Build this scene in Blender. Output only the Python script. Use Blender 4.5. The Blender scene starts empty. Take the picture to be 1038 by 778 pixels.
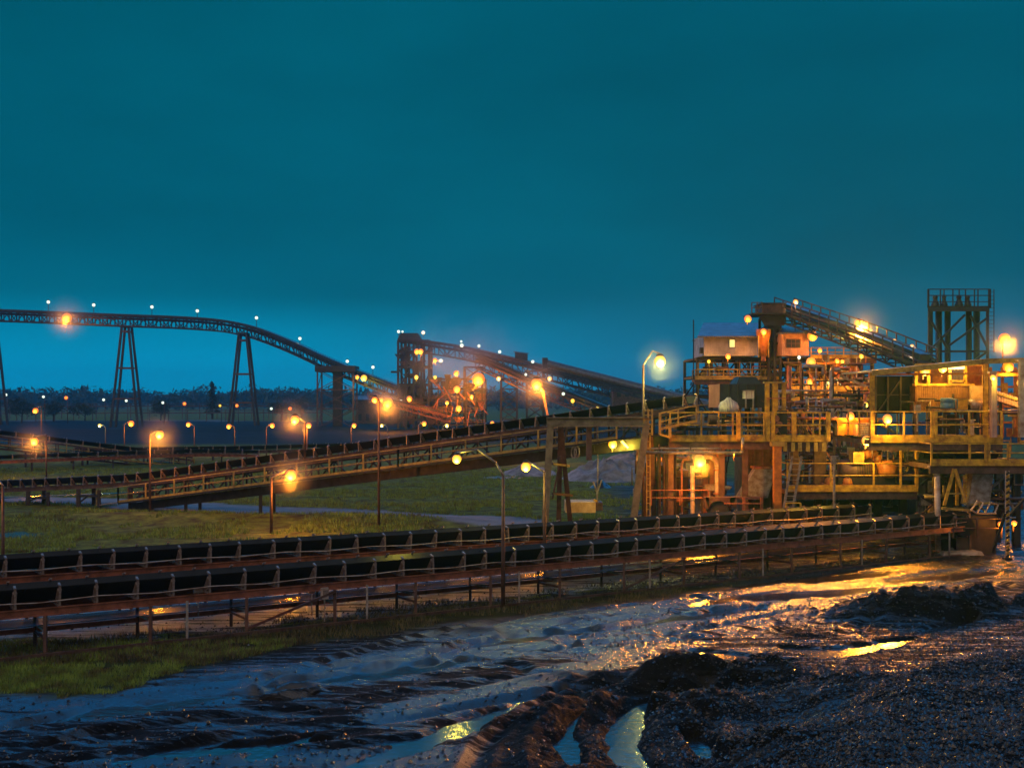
import bpy, math, random
import numpy as np
from mathutils import Vector, Matrix
random.seed(7); rng = np.random.default_rng(11)
HAZE = True
sc = bpy.context.scene
R = math.radians

# ------------------------------------------------------------ camera
F = 1200.0; CAMZ = 8.0; HOR = 405.0; CX = 519.0
cam = bpy.data.objects.new('camera', bpy.data.cameras.new('camera')); sc.collection.objects.link(cam)
cam.location = (0, 0, CAMZ); cam.rotation_euler = (R(90), 0, 0)
cam.data.sensor_width = 36; cam.data.lens = F / 1038 * 36
cam.data.shift_y = (HOR - 389) / 1038
cam.data.clip_start = 0.5; cam.data.clip_end = 12000
sc.camera = cam

# ------------------------------------------------------------ world (dusk sky)
world = bpy.data.worlds.new('World'); sc.world = world; world.use_nodes = True
nt = world.node_tree; nt.nodes.clear()
def N(nt, t, **k):
    n = nt.nodes.new(t)
    for a, v in k.items(): setattr(n, a, v)
    return n
def ramp(n, stops):
    cr = n.color_ramp
    while len(cr.elements) > 1: cr.elements.remove(cr.elements[-1])
    cr.elements[0].position = stops[0][0]; cr.elements[0].color = (*stops[0][1], 1)
    for p, c in stops[1:]:
        e = cr.elements.new(p); e.color = (*c, 1)
out = N(nt, 'ShaderNodeOutputWorld'); bg = N(nt, 'ShaderNodeBackground')
tc = N(nt, 'ShaderNodeTexCoord'); sp = N(nt, 'ShaderNodeSeparateXYZ'); L = nt.links
L.new(tc.outputs['Generated'], sp.inputs[0])
rl = N(nt, 'ShaderNodeValToRGB'); rr = N(nt, 'ShaderNodeValToRGB')
OVER = [(0.335, (0.0, .10, .15)), (0.385, (.01, .74, 2.1)), (0.50, (.06, .80, 2.3)), (0.62, (.05, .16, .30)), (1.0, (.06, .10, .16))]  # unseen bright blue band added above the view to feed wet reflections
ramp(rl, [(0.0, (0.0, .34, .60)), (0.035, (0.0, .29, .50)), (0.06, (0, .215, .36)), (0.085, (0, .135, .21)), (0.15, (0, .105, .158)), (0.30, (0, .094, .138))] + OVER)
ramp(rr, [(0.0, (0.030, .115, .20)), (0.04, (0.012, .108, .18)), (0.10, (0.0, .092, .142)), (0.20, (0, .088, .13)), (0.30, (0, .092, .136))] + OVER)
L.new(sp.outputs['Z'], rl.inputs[0]); L.new(sp.outputs['Z'], rr.inputs[0])
mr = N(nt, 'ShaderNodeMapRange'); mr.inputs['From Min'].default_value = -0.15; mr.inputs['From Max'].default_value = 0.30
L.new(sp.outputs['X'], mr.inputs['Value'])
noi = N(nt, 'ShaderNodeTexNoise'); noi.inputs['Scale'].default_value = 3.2; noi.inputs['Detail'].default_value = 6
mp = N(nt, 'ShaderNodeMapping'); mp.inputs['Scale'].default_value = (1, 1, 3)
L.new(tc.outputs['Generated'], mp.inputs[0]); L.new(mp.outputs[0], noi.inputs['Vector'])
mix = N(nt, 'ShaderNodeMix', data_type='RGBA'); L.new(mr.outputs[0], mix.inputs['Factor'])
L.new(rl.outputs[0], mix.inputs['A']); L.new(rr.outputs[0], mix.inputs['B'])
nm = N(nt, 'ShaderNodeMapRange'); nm.inputs['From Min'].default_value = .3; nm.inputs['From Max'].default_value = .7
nm.inputs['To Min'].default_value = .86; nm.inputs['To Max'].default_value = 1.14
L.new(noi.outputs[0], nm.inputs['Value'])
mul = N(nt, 'ShaderNodeVectorMath', operation='SCALE'); L.new(mix.outputs['Result'], mul.inputs[0]); L.new(nm.outputs[0], mul.inputs['Scale'])
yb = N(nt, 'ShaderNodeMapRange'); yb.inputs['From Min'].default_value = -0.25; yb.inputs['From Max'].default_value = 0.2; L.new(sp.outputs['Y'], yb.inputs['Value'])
mb_ = N(nt, 'ShaderNodeMix', data_type='RGBA'); L.new(yb.outputs[0], mb_.inputs['Factor']); mb_.inputs['A'].default_value = (.15, .14, .15, 1); L.new(mul.outputs[0], mb_.inputs['B'])  # unseen warm grey sky behind the camera, added to fill camera-facing sides
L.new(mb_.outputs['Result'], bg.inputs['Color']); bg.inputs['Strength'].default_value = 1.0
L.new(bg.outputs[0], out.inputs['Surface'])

# ------------------------------------------------------------ last daylight, very soft
sd = bpy.data.lights.new('sun', 'SUN'); sd.energy = 0.72; sd.angle = R(50); sd.color = (1.0, .76, .62)
so = bpy.data.objects.new('sun', sd); sc.collection.objects.link(so); so.rotation_euler = (R(58), 0, R(-25))

sc.view_settings.view_transform = 'Standard'; sc.view_settings.look = 'None'
sc.view_settings.gamma = 1; sc.view_settings.exposure = 0.0
cy = sc.cycles
cy.max_bounces = 5; cy.diffuse_bounces = 2; cy.glossy_bounces = 3; cy.transmission_bounces = 3; cy.volume_bounces = 0
cy.transparent_max_bounces = 8; cy.sample_clamp_indirect = 4; cy.caustics_reflective = False; cy.caustics_refractive = False
cy.use_denoising = True; cy.use_light_tree = True
try: cy.volume_step_rate = 4; cy.volume_max_steps = 64
except Exception: pass

# ------------------------------------------------------------ helpers
def P(px, py, Y): return Vector(((px - CX) * Y / F, Y, CAMZ - (py - HOR) * Y / F))
def G(px, py):
    Y = CAMZ * F / (py - HOR); return ((px - CX) * Y / F, Y)
def XZ(px, Y): return (px - CX) * Y / F
def ZZ(py, Y): return CAMZ - (py - HOR) * Y / F
V = Vector

def prop(o, label=None, cat=None, group=None, kind=None):
    if label: o['label'] = label
    if cat: o['category'] = cat
    if group: o['group'] = group
    if kind: o['kind'] = kind
    return o
def thing(name, label, cat, loc=(0, 0, 0), group=None):
    o = bpy.data.objects.new(name, None); sc.collection.objects.link(o); o.location = loc
    o.empty_display_size = .3
    return prop(o, label, cat, group)
def link(name, me, parent=None, loc=None, rz=0, label=None):
    o = bpy.data.objects.new(name, me); sc.collection.objects.link(o)
    if parent: o.parent = parent
    if loc is not None: o.location = loc
    if rz: o.rotation_euler.z = rz
    if label: o['label'] = label
    return o
class MB:
    def __init__(s): s.v = []; s.f = []
    def add(s, vs, fs):
        b = len(s.v); s.v += [tuple(v) for v in vs]; s.f += [tuple(i + b for i in f) for f in fs]; return s
    def box(s, x0, y0, z0, x1, y1, z1):
        return s.add([(x0,y0,z0),(x1,y0,z0),(x1,y1,z0),(x0,y1,z0),(x0,y0,z1),(x1,y0,z1),(x1,y1,z1),(x0,y1,z1)],
            [(0,3,2,1),(4,5,6,7),(0,1,5,4),(1,2,6,5),(2,3,7,6),(3,0,4,7)])
    def hexa(s, pts):   # 4 bottom 4 top
        return s.add(pts, [(0,3,2,1),(4,5,6,7),(0,1,5,4),(1,2,6,5),(2,3,7,6),(3,0,4,7)])
    def beam(s, p, q, w, h=None, up=None):
        p = V(p); q = V(q); h = h or w; d = q - p
        if d.length < 1e-6: return s
        d.normalize(); u = up or (V((0,0,1)) if abs(d.z) < .95 else V((0,1,0)))
        a = d.cross(u).normalized() * w / 2; b = a.cross(d).normalized() * h / 2
        return s.hexa([p-a-b, p+a-b, q+a-b, q-a-b, p-a+b, p+a+b, q+a+b, q-a+b])
    def ibeam(s, p, q, w, h, t=None, up=None):
        p = V(p); q = V(q); t = t or w * .12; d = (q - p).normalized(); u = up or (V((0,0,1)) if abs(d.z) < .95 else V((0,1,0)))
        a = d.cross(u).normalized(); b = a.cross(d).normalized()
        for sg in (-1, 1):
            o = b * sg * (h / 2 - t / 2); s.beam(p + o, q + o, w, t, up)
        return s.beam(p, q, t, h - 2 * t - .004, up)
    def tube(s, p, q, r, n=8, r2=None, cap=True):
        p = V(p); q = V(q); r2 = r if r2 is None else r2; d = (q - p)
        if d.length < 1e-6: return s
        d.normalize(); u = V((0,0,1)) if abs(d.z) < .95 else V((0,1,0))
        a = d.cross(u).normalized(); b = a.cross(d).normalized(); vs = []
        for c, rr_ in ((p, r), (q, r2)):
            for i in range(n):
                t = 2 * math.pi * i / n; vs.append(c + a * math.cos(t) * rr_ + b * math.sin(t) * rr_)
        fs = [(i, (i+1) % n, n + (i+1) % n, n + i) for i in range(n)]
        if cap: fs += [tuple(range(n))[::-1], tuple(range(n, 2*n))]
        return s.add(vs, fs)
    def path(s, pts, r, n=8):
        for i in range(len(pts) - 1): s.tube(pts[i], pts[i+1], r, n)
        return s
    def lathe(s, c, prof, n=12, axis='z'):
        vs = []; c = V(c)
        for r, h in prof:
            for i in range(n):
                t = 2 * math.pi * i / n; a, b = r * math.cos(t), r * math.sin(t)
                vs.append(c + (V((a, b, h)) if axis == 'z' else V((h, a, b)) if axis == 'x' else V((a, h, b))))
        fs = []
        for k in range(len(prof) - 1):
            for i in range(n):
                j = (i + 1) % n; fs.append((k*n+i, k*n+j, (k+1)*n+j, (k+1)*n+i))
        fs += [tuple(range(n))[::-1], tuple(range((len(prof)-1)*n, len(prof)*n))]
        return s.add(vs, fs)
    def sphere(s, c, r, n=10, sz=1):
        return s.lathe(c, [(max(r * math.sin(math.pi * k / n), r*.02), -r * math.cos(math.pi * k / n) * sz) for k in range(n + 1)], n + 2)
    def sweep(s, prof, pts, nrm, closed=True):
        m = len(prof); vs = []
        for p, nn in zip(pts, nrm):
            for a, z in prof: vs.append(V(p) + V(nn) * a + V((0, 0, z)))
        fs = []
        for k in range(len(pts) - 1):
            for i in range(m if closed else m - 1):
                j = (i + 1) % m; fs.append((k*m+i, (k+1)*m+i, (k+1)*m+j, k*m+j))
        if closed: fs += [tuple(range(m)), tuple(range((len(pts)-1)*m, len(pts)*m))[::-1]]
        return s.add(vs, fs)
    def mesh(s, name, mat, org=(0,0,0), smooth=False):
        me = bpy.data.meshes.new(name); o = V(org)
        me.from_pydata([(a-o.x, b-o.y, c-o.z) for a, b, c in s.v], [], s.f)
        if mat: me.materials.append(mat)
        if smooth:
            for p in me.polygons: p.use_smooth = True
        me.update(); return me
    def build(s, name, mat, parent=None, smooth=False, label=None):
        org = (0,0,0)
        if parent:
            r = parent; org = V((0,0,0))
            while r: org = org + r.location; r = r.parent
        return link(name, s.mesh(name, mat, org, smooth), parent, label=label)
    def solo(s, name, mat, label, cat, loc, group=None, smooth=False):
        o = link(name, s.mesh(name, mat, loc, smooth), loc=loc); return prop(o, label, cat, group)

# ------------------------------------------------------------ materials
def mat(name, col, rough=.6, metal=0, col2=None, nscale=3, amount=.5, bump=.0, bscale=30, spec=.5, coord='Object', wave=None):
    m = bpy.data.materials.new(name); m.use_nodes = True; nt = m.node_tree; b = nt.nodes['Principled BSDF']; L = nt.links
    b.inputs['Metallic'].default_value = metal; b.inputs['Roughness'].default_value = rough; b.inputs['Specular IOR Level'].default_value = spec
    tc = N(nt, 'ShaderNodeTexCoord')
    n1 = N(nt, 'ShaderNodeTexNoise'); n1.inputs['Scale'].default_value = nscale; n1.inputs['Detail'].default_value = 6; n1.inputs['Roughness'].default_value = .65
    L.new(tc.outputs[coord], n1.inputs['Vector'])
    cr = N(nt, 'ShaderNodeValToRGB'); c2 = col2 or tuple(c * .45 for c in col)
    ramp(cr, [(.5 - amount * .35, c2), (.5 + (1 - amount) * .25, col)])
    L.new(n1.outputs[0], cr.inputs[0]); L.new(cr.outputs[0], b.inputs['Base Color'])
    rm = N(nt, 'ShaderNodeMapRange'); rm.inputs['To Min'].default_value = min(1, rough * 1.35); rm.inputs['To Max'].default_value = rough * .7
    L.new(n1.outputs[0], rm.inputs['Value']); L.new(rm.outputs[0], b.inputs['Roughness'])
    if bump:
        n2 = N(nt, 'ShaderNodeTexNoise'); n2.inputs['Scale'].default_value = bscale; n2.inputs['Detail'].default_value = 4
        L.new(tc.outputs[coord], n2.inputs['Vector'])
        bp = N(nt, 'ShaderNodeBump'); bp.inputs['Strength'].default_value = bump; bp.inputs['Distance'].default_value = .02
        L.new(n2.outputs[0], bp.inputs['Height']); L.new(bp.outputs[0], b.inputs['Normal'])
    if wave:
        w = N(nt, 'ShaderNodeTexWave'); w.bands_direction = wave[0]; w.inputs['Scale'].default_value = wave[1]; w.wave_profile = 'SIN'
        L.new(tc.outputs[coord], w.inputs['Vector'])
        bp = N(nt, 'ShaderNodeBump'); bp.inputs['Strength'].default_value = .8; bp.inputs['Distance'].default_value = .03
        L.new(w.outputs[0], bp.inputs['Height']); L.new(bp.outputs[0], b.inputs['Normal'])
    return m
RUST = (.10, .038, .018)
M = dict(
 rubber = mat('belt_rubber', (.012, .011, .012), .30, col2=(.02, .018, .018), nscale=2, bump=.3, bscale=12),
 wet_belt = mat('wet_belt', (.014, .014, .016), .22, col2=(.02, .016, .014), nscale=.8, bump=.5, bscale=4, spec=1.0),
 rust = mat('rusty_steel', (.38, .13, .07), .42, .25, RUST, 2.5, .6, bump=.4),
 brown = mat('brown_steel', (.14, .075, .06), .55, .3, (.05, .022, .015), 2, .5, bump=.3),
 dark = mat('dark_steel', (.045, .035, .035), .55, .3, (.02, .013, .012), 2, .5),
 grey = mat('galvanised_steel', (.38, .36, .35), .45, .5, (.17, .11, .08), 3, .45),
 pale = mat('pale_painted_steel', (.55, .46, .40), .5, .1, (.26, .14, .09), 2, .45),
 roller = mat('roller_steel', (.42, .33, .28), .38, .6, (.18, .09, .06), 6, .5),
 yellow = mat('yellow_paint', (.70, .42, .03), .45, .0, (.22, .10, .02), 2.5, .42, bump=.2),
 yellow_dull = mat('worn_yellow_paint', (.42, .29, .06), .55, .0, (.13, .08, .03), 2.5, .5, bump=.2),
 orange = mat('orange_paint', (.55, .20, .03), .5, 0, (.20, .07, .02), 2, .45, bump=.2),
 white = mat('white_cladding', (.62, .56, .54), .55, 0, (.40, .33, .30), 1.2, .35, wave=('X', 2.2)),
 pink = mat('faded_red_cladding', (.62, .36, .29), .55, 0, (.38, .20, .15), 1.2, .35, wave=('X', 2.2)),
 roof = mat('sheet_roof', (.13, .14, .16), .42, .4, (.08, .07, .07), 1.5, .5, wave=('X', 2.0)),
 conc = mat('concrete', (.30, .27, .22), .75, 0, (.14, .12, .09), 2, .5, bump=.5),
 timber = mat('weathered_post', (.24, .19, .11), .7, 0, (.10, .07, .045), 2, .5, bump=.5),
 black = mat('black_tank', (.035, .035, .04), .4, .1, (.02, .018, .018), 1.5, .5, bump=.2),
 blue = mat('blue_plastic', (.05, .17, .42), .4, 0, (.03, .09, .2), 3, .4),
 cream = mat('cream_panel', (.62, .50, .26), .55, 0, (.4, .28, .12), 2, .4),
 mesh = mat('dark_mesh_panel', (.010, .009, .010), .8, .0, (.006, .005, .005), 3, .5, spec=.2),
 coal = mat('coal', (.018, .017, .02), .32, 0, (.009, .009, .011), 4, .5, bump=.6, bscale=20, spec=.7),
 bark = mat('bark', (.06, .045, .03), .9, 0, None, 3),
 leaf = mat('dark_foliage', (.035, .05, .022), .8, 0, (.018, .028, .014), .8, .5),
 glass = mat('dirty_window_glass', (.03, .035, .04), .12, 0, (.05, .045, .04), 2, .5, spec=.8),
 spoil = mat('spoil_rock', (.30, .27, .28), .8, 0, (.10, .085, .09), .6, .5, bump=1, bscale=3),
 red = mat('red_paint', (.42, .03, .02), .5, 0, (.2, .02, .015), 2, .4),
)
PK = .52
_em = {}
def emit(col, s, globe=False):
    """a lit lamp glass: hot over the burner, with its orange halo painted on the rim"""
    k = (col, s, globe)
    if k in _em: return _em[k]
    m = bpy.data.materials.new('lamp_glass'); m.use_nodes = True; nt = m.node_tree; b = nt.nodes['Principled BSDF']
    b.inputs['Base Color'].default_value = (.3, .25, .2, 1); b.inputs['Emission Strength'].default_value = 1
    if globe:
        lw = N(nt, 'ShaderNodeLayerWeight'); lw.inputs['Blend'].default_value = .5; r = N(nt, 'ShaderNodeValToRGB')  # facing ramp paints the lamp's orange halo onto the globe
        c = col; ramp(r, [(0, (1, min(1, c[1]*1.7+.05), c[2]*2+.02)), (.08, (1, min(1, c[1]*1.35), c[2]*.8)), (.2, (1, c[1]*.8, c[2]*.2)), (.6, (.85, c[1]*.38, 0)), (1, (.25, c[1]*.08, 0))] if c[2] < .5 else [(0, (1,1,1)), (.5, c), (1, tuple(q*.35 for q in c))])
        nt.links.new(lw.outputs['Facing'], r.inputs[0]); nt.links.new(r.outputs[0], b.inputs['Emission Color']); b.inputs['Emission Strength'].default_value = 1.35
    else:
        b.inputs['Emission Color'].default_value = (*col, 1); b.inputs['Emission Strength'].default_value = s
    _em[k] = m; return m

# ------------------------------------------------------------ numpy noise
def vnoise(x, y, seed):
    xi = np.floor(x).astype(np.int64); yi = np.floor(y).astype(np.int64); fx = x - xi; fy = y - yi
    def h(a, b):
        n = (a * 374761393 + b * 668265263 + seed * 974711) & 0xffffffff
        n = ((n ^ (n >> 13)) * 1274126177) & 0xffffffff
        return ((n ^ (n >> 16)) & 0xffff) / 65535.0
    ux = fx * fx * (3 - 2 * fx); uy = fy * fy * (3 - 2 * fy)
    return (h(xi, yi) * (1-ux) + h(xi+1, yi) * ux) * (1-uy) + (h(xi, yi+1) * (1-ux) + h(xi+1, yi+1) * ux) * uy - .5
def fbm(x, y, seed, o=4, g=.5):
    s = 0; a = 1; t = 0
    for k in range(o): s = s + a * vnoise(x * 2**k + 17.3*k, y * 2**k - 9.1*k, seed + k); t += a; a *= g
    return s / t
def sstep(a, b, x):
    t = np.clip((x - a) / (b - a), 0, 1); return t * t * (3 - 2 * t)
def dist_path(x, y, pts):
    best = np.full(x.shape, 1e9); arc = np.zeros(x.shape); tot = 0; side = np.zeros(x.shape)
    for (ax, ay), (bx, by) in zip(pts[:-1], pts[1:]):
        dx, dy = bx - ax, by - ay; l = math.hypot(dx, dy)
        t = np.clip(((x-ax)*dx + (y-ay)*dy) / (l*l), 0, 1)
        d = np.hypot(x - ax - t*dx, y - ay - t*dy); m = d < best
        best = np.where(m, d, best); arc = np.where(m, tot + t*l, arc); side = np.where(m, np.sign((x-ax)*dy - (y-ay)*dx), side); tot += l
    return best, arc, side
UX, UY = 38.8/46.16, 25/46.16     # along the near conveyor

# boundary (in ground metres) between mud yard and grass strip
BND = [G(-400, 760), G(0, 706), G(120, 700), G(215, 672), G(300, 655), G(450, 634), G(620, 612), G(770, 590), G(900, 566), G(1038, 554), G(1300, 540)]
PUD = [  # name, centre line px, half width m, level
 ('puddle', [(572,697),(540,708),(500,722),(462,738),(425,752),(380,768),(330,790)], [.10,.16,.22,.42,.34,.28,.3], 'winding yellow lit rivulet across the foreground mud'),
 ('puddle', [(684,664),(705,661),(745,664),(790,670),(800,668)], [.25,.5,.45,.35,.2], 'orange lit puddle just behind the small coal heaps'),
 ('puddle', [(800,655),(835,661),(870,656),(905,650),(925,646)], [.25,.55,.35,.3,.15], 'long golden puddle right of the small coal heaps'),
 ('puddle', [(935,640),(955,634),(985,628)], [.15,.3,.25], 'thin pale puddle at the left tip of the dark coal ridge'),
 ('puddle', [(1012,620),(1025,613),(1045,606)], [.25,.4,.4], 'small golden puddle at the right edge behind the coal ridge'),
 ('puddle', [(688,703),(655,712),(634,728),(630,748),(642,768),(668,792)], [.12,.2,.34,.36,.32,.3], 'pale blue puddle in the curved rut at the bottom'),
 ('puddle', [(700,745),(708,755),(715,765),(735,782)], [.22,.26,.16,.1], 'little blue puddle right of the curved rut'),
 ('puddle', [(600,716),(580,732),(572,752),(585,775)], [.10,.16,.24,.2], 'narrow blue puddle left of the curved rut'),
 ('puddle', [(640,708),(660,702),(675,697)], [.1,.2,.1], 'small yellow puddle left of the coal heaps'),
 ('puddle', [(-30,541),(0,541),(22,541),(45,540)], [1.6,2.2,1.8,.8], 'puddle on the grass at the left edge lit orange'),
 ('puddle', [(255,764),(285,752),(315,743)], [.15,.25,.1], 'tiny speckled puddle left of the winding rivulet'),
 ('puddle', [(700,612),(760,604),(830,600),(885,595)], [.3,.75,.85,.4], 'broad orange wet streak in the middle of the yard'),
 ('puddle', [(640,632),(700,623),(765,616)], [.25,.6,.3], 'thin orange wet streak left of the middle of the yard'),
 ('puddle', [(815,620),(880,611),(905,606)], [.25,.6,.3], 'golden wet streak just left of the dark coal ridge'),
 ('puddle', [(750,593),(820,586),(890,579)], [.35,.85,.5], 'farthest orange wet streak near the belt foot'),
 ('puddle', [(905,588),(960,583),(1015,578)], [.35,.8,.5], 'pale golden wet streak beyond the dark coal ridge'),
 ('puddle', [(20,733),(120,717),(240,702)], [.25,.6,.3], 'long blue wet streak at the lower left'),
 ('puddle', [(270,694),(370,681),(470,667)], [.2,.5,.25], 'blue wet streak left of centre below the weeds'),
 ('puddle', [(470,655),(540,645),(600,636)], [.15,.45,.2], 'pale blue wet streak in the centre of the yard'),
 ('puddle', [(120,768),(220,757),(330,748)], [.15,.35,.15], 'dark blue wet streak near the bottom left corner'),
 ('puddle', [(250,707),(290,706),(315,703)], [.1,.28,.15], 'small orange lit puddle in the left mud ruts'),
]
PUDW = [(n, [G(*p) for p in pts], ws, lab) for n, pts, ws, lab in PUD]
MNDS = [ # x,y centre px ground, rx, ry, h
 (702,690,1.1,.8,.62), (762,694,1.3,.8,.50), (668,690,1.1,.7,.35), (800,695,1.2,.9,.40), (835,712,1.8,1.2,.55),
 (600,690,1.6,.8,.22), (900,625,2.6,1.0,.45), (950,622,3,1.0,.75), (1010,615,3.5,1.2,.85), (730,720,1.5,1.0,.4),
 (480,640,1.2,.6,.12), (620,722,1.3,.8,.3), (555,735,1.0,1.6,.28), (690,735,.9,1.5,.3), (770,770,1.6,1.6,.5), (545,775,.8,1.4,.25)]
RUTS = [
 [(520,790),(530,760),(560,730),(620,705),(700,690)], [(600,790),(595,755),(620,725),(690,703)],
 [(660,790),(668,760),(680,735)],
 [(560,612),(680,603),(780,592),(900,577),(1038,562)], [(540,640),(660,622),(780,603),(900,585),(1000,572)], [(600,650),(720,628),(860,600),(980,580)],
 [(480,662),(640,640),(760,620),(880,602)], [(-50,735),(120,705),(300,690),(450,665),(560,645)], [(-50,760),(150,722),(330,705),(500,678)],
 [(-50,775),(200,740),(400,720),(560,690)], [(100,790),(260,752),(430,735),(560,712)], [(700,640),(800,622),(900,600)], [(820,640),(900,612),(1000,592)],
 [(300,690),(420,655),(560,625),(700,608)],
]
def mudmask(x, y):
    bx = np.array([b[0] for b in BND]); by = np.array([b[1] for b in BND])
    yb = np.interp(x, bx, by); return sstep(-.6, .6, yb - y + 1.6 * fbm(x/2, y/2, 5, 4))
SHP = [([G(-150,745), G(0,722), G(200,700), G(380,676), G(520,655)], 1.8), ([G(560,640), G(660,620), G(760,604), G(880,583), G(1010,563)], 4.6), ([G(400,725), G(520,700), G(640,660)], 1.0), ([G(100,775), G(300,765), G(480,770)], .8)]
def sheenmask(x, y):
    m = np.zeros(np.shape(x))
    for pts, w in SHP:
        d, a, s_ = dist_path(x, y, pts); m = np.maximum(m, 1 - sstep(.5, 1.3, d / w + .5 * fbm(x/1.5, y/1.5, 300, 3)))
    return m
def bankmask(x, y):
    edge = dist_path(x, y, [G(1400, 640), G(1040, 668), G(900, 684), G(800, 712), G(740, 770), G(720, 900)])
    inside = np.where((edge[2] < 0), edge[0], -edge[0])
    return sstep(-.2, 3.5, inside + 1.0 * fbm(x/1.5, y/1.5, 71, 3))
def terrain(x, y):
    near = 1 - sstep(75, 110, y)
    mud = mudmask(x, y)
    u = x * UX + y * UY; v = -x * UY + y * UX
    fl = sheenmask(x, y)
    h = near * (.05 * fbm(x/3, y/3, 1, 5) + mud * ((1 - .75*fl) * (.045 * fbm(u/6, v/.8, 21, 4) + .05 * fbm(u/1.3, v/.2, 33, 4, .7)) + (.022 - .010*fl) * fbm(x/.16, y/.16, 44, 3, .75)))
    for ri, rt in enumerate(RUTS):
        hv = 1.5 if ri < 3 else 1.0
        w = [G(*p) for p in rt]; d, arc, side = dist_path(x, y, w)
        dd = d + .07 * fbm(x/1.5, y/1.5, 61, 2)
        for off in (.95,):
            g = np.exp(-((dd - off) / .22)**2); rdg = np.exp(-((dd - off - .42) / .16)**2) + np.exp(-((dd - off + .42) / .16)**2)
            h = h + hv * mud * near * (-.09 * g * (1 + .07 * np.sin(arc * 2*math.pi/.22) + .3 * fbm(x/.3, y/.3, 10, 2)) + .05 * rdg * (1 + .5*fbm(x/.3, y/.3, 9, 2)))
    bank = bankmask(x, y)   # big coal bank at the right
    h = h + bank * (1.15 + .28 * fbm(x/1.4, y/1.4, 72, 4) + .11 * fbm(x/.35, y/.5, 75, 4, .7) + .08 * fbm(x/.13, y/.13, 76, 3, .7))
    for px, py, rx, ry, hh in MNDS:
        cx, cy_ = G(px, py); d2 = ((x-cx)/rx)**2 + ((y-cy_)/ry)**2
        h = h + hh * np.exp(-d2 * 1.1) * (1 + .7 * fbm(x/.35, y/.35, 81, 4, .6))
    # puddle basins
    for n, pts, ws, lab in PUDW:
        if True:
            d, arc, side = dist_path(x, y, pts)
            ls = np.cumsum([0] + [math.dist(a, b) for a, b in zip(pts[:-1], pts[1:])])
            w = np.interp(arc, ls, ws)
            k = 1 - sstep(.45, 1.9, (d + 1.3 * w * fbm(x*1.3, y*1.3, 91, 4)) / w)
            h = h * (1 - k) + k * (-.16)
    # grass banks beyond the belts
    mid = sstep(58, 66, y) * (1 - sstep(150, 200, y))
    bankline = 77 + 1.5 * fbm(x/14, x*0+1, 3, 2)
    h = h + mid * (.22 * fbm(x/9, y/4, 100, 4) ) * (1 - sstep(2, 14, x))
    h = h + np.where(x < 2, .45 * np.exp(-((y - bankline + .08*x) / 2.6)**2), 0) * (1 - sstep(-6, 2, x))
    far = sstep(190, 260, y)
    h = h + far * (1 - sstep(500, 700, y)) * (2.2 * fbm(x/30, y/60, 120, 4))
    h = h - .25 * sstep(120, 300, y) * 0
    return h

def grid_mesh(name, X, Y, Z, m, attrs=None):
    r, c = X.shape; me = bpy.data.meshes.new(name); n = r * c
    me.vertices.add(n); me.vertices.foreach_set('co', np.stack([X, Y, Z], -1).astype(np.float32).ravel())
    idx = np.arange(n).reshape(r, c); q = np.stack([idx[:-1,:-1], idx[:-1,1:], idx[1:,1:], idx[1:,:-1]], -1).reshape(-1, 4)
    me.loops.add(q.size); me.loops.foreach_set('vertex_index', q.ravel().astype(np.int32))
    me.polygons.add(len(q)); me.polygons.foreach_set('loop_start', (np.arange(len(q)) * 4).astype(np.int32)); me.polygons.foreach_set('loop_total', np.full(len(q), 4, np.int32))
    me.update(calc_edges=True); me.polygons.foreach_set('use_smooth', np.ones(len(q), bool))
    for k, a in (attrs or {}).items():
        at = me.attributes.new(k, 'FLOAT', 'POINT'); at.data.foreach_set('value', a.astype(np.float32).ravel())
    me.materials.append(m); return me

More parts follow.
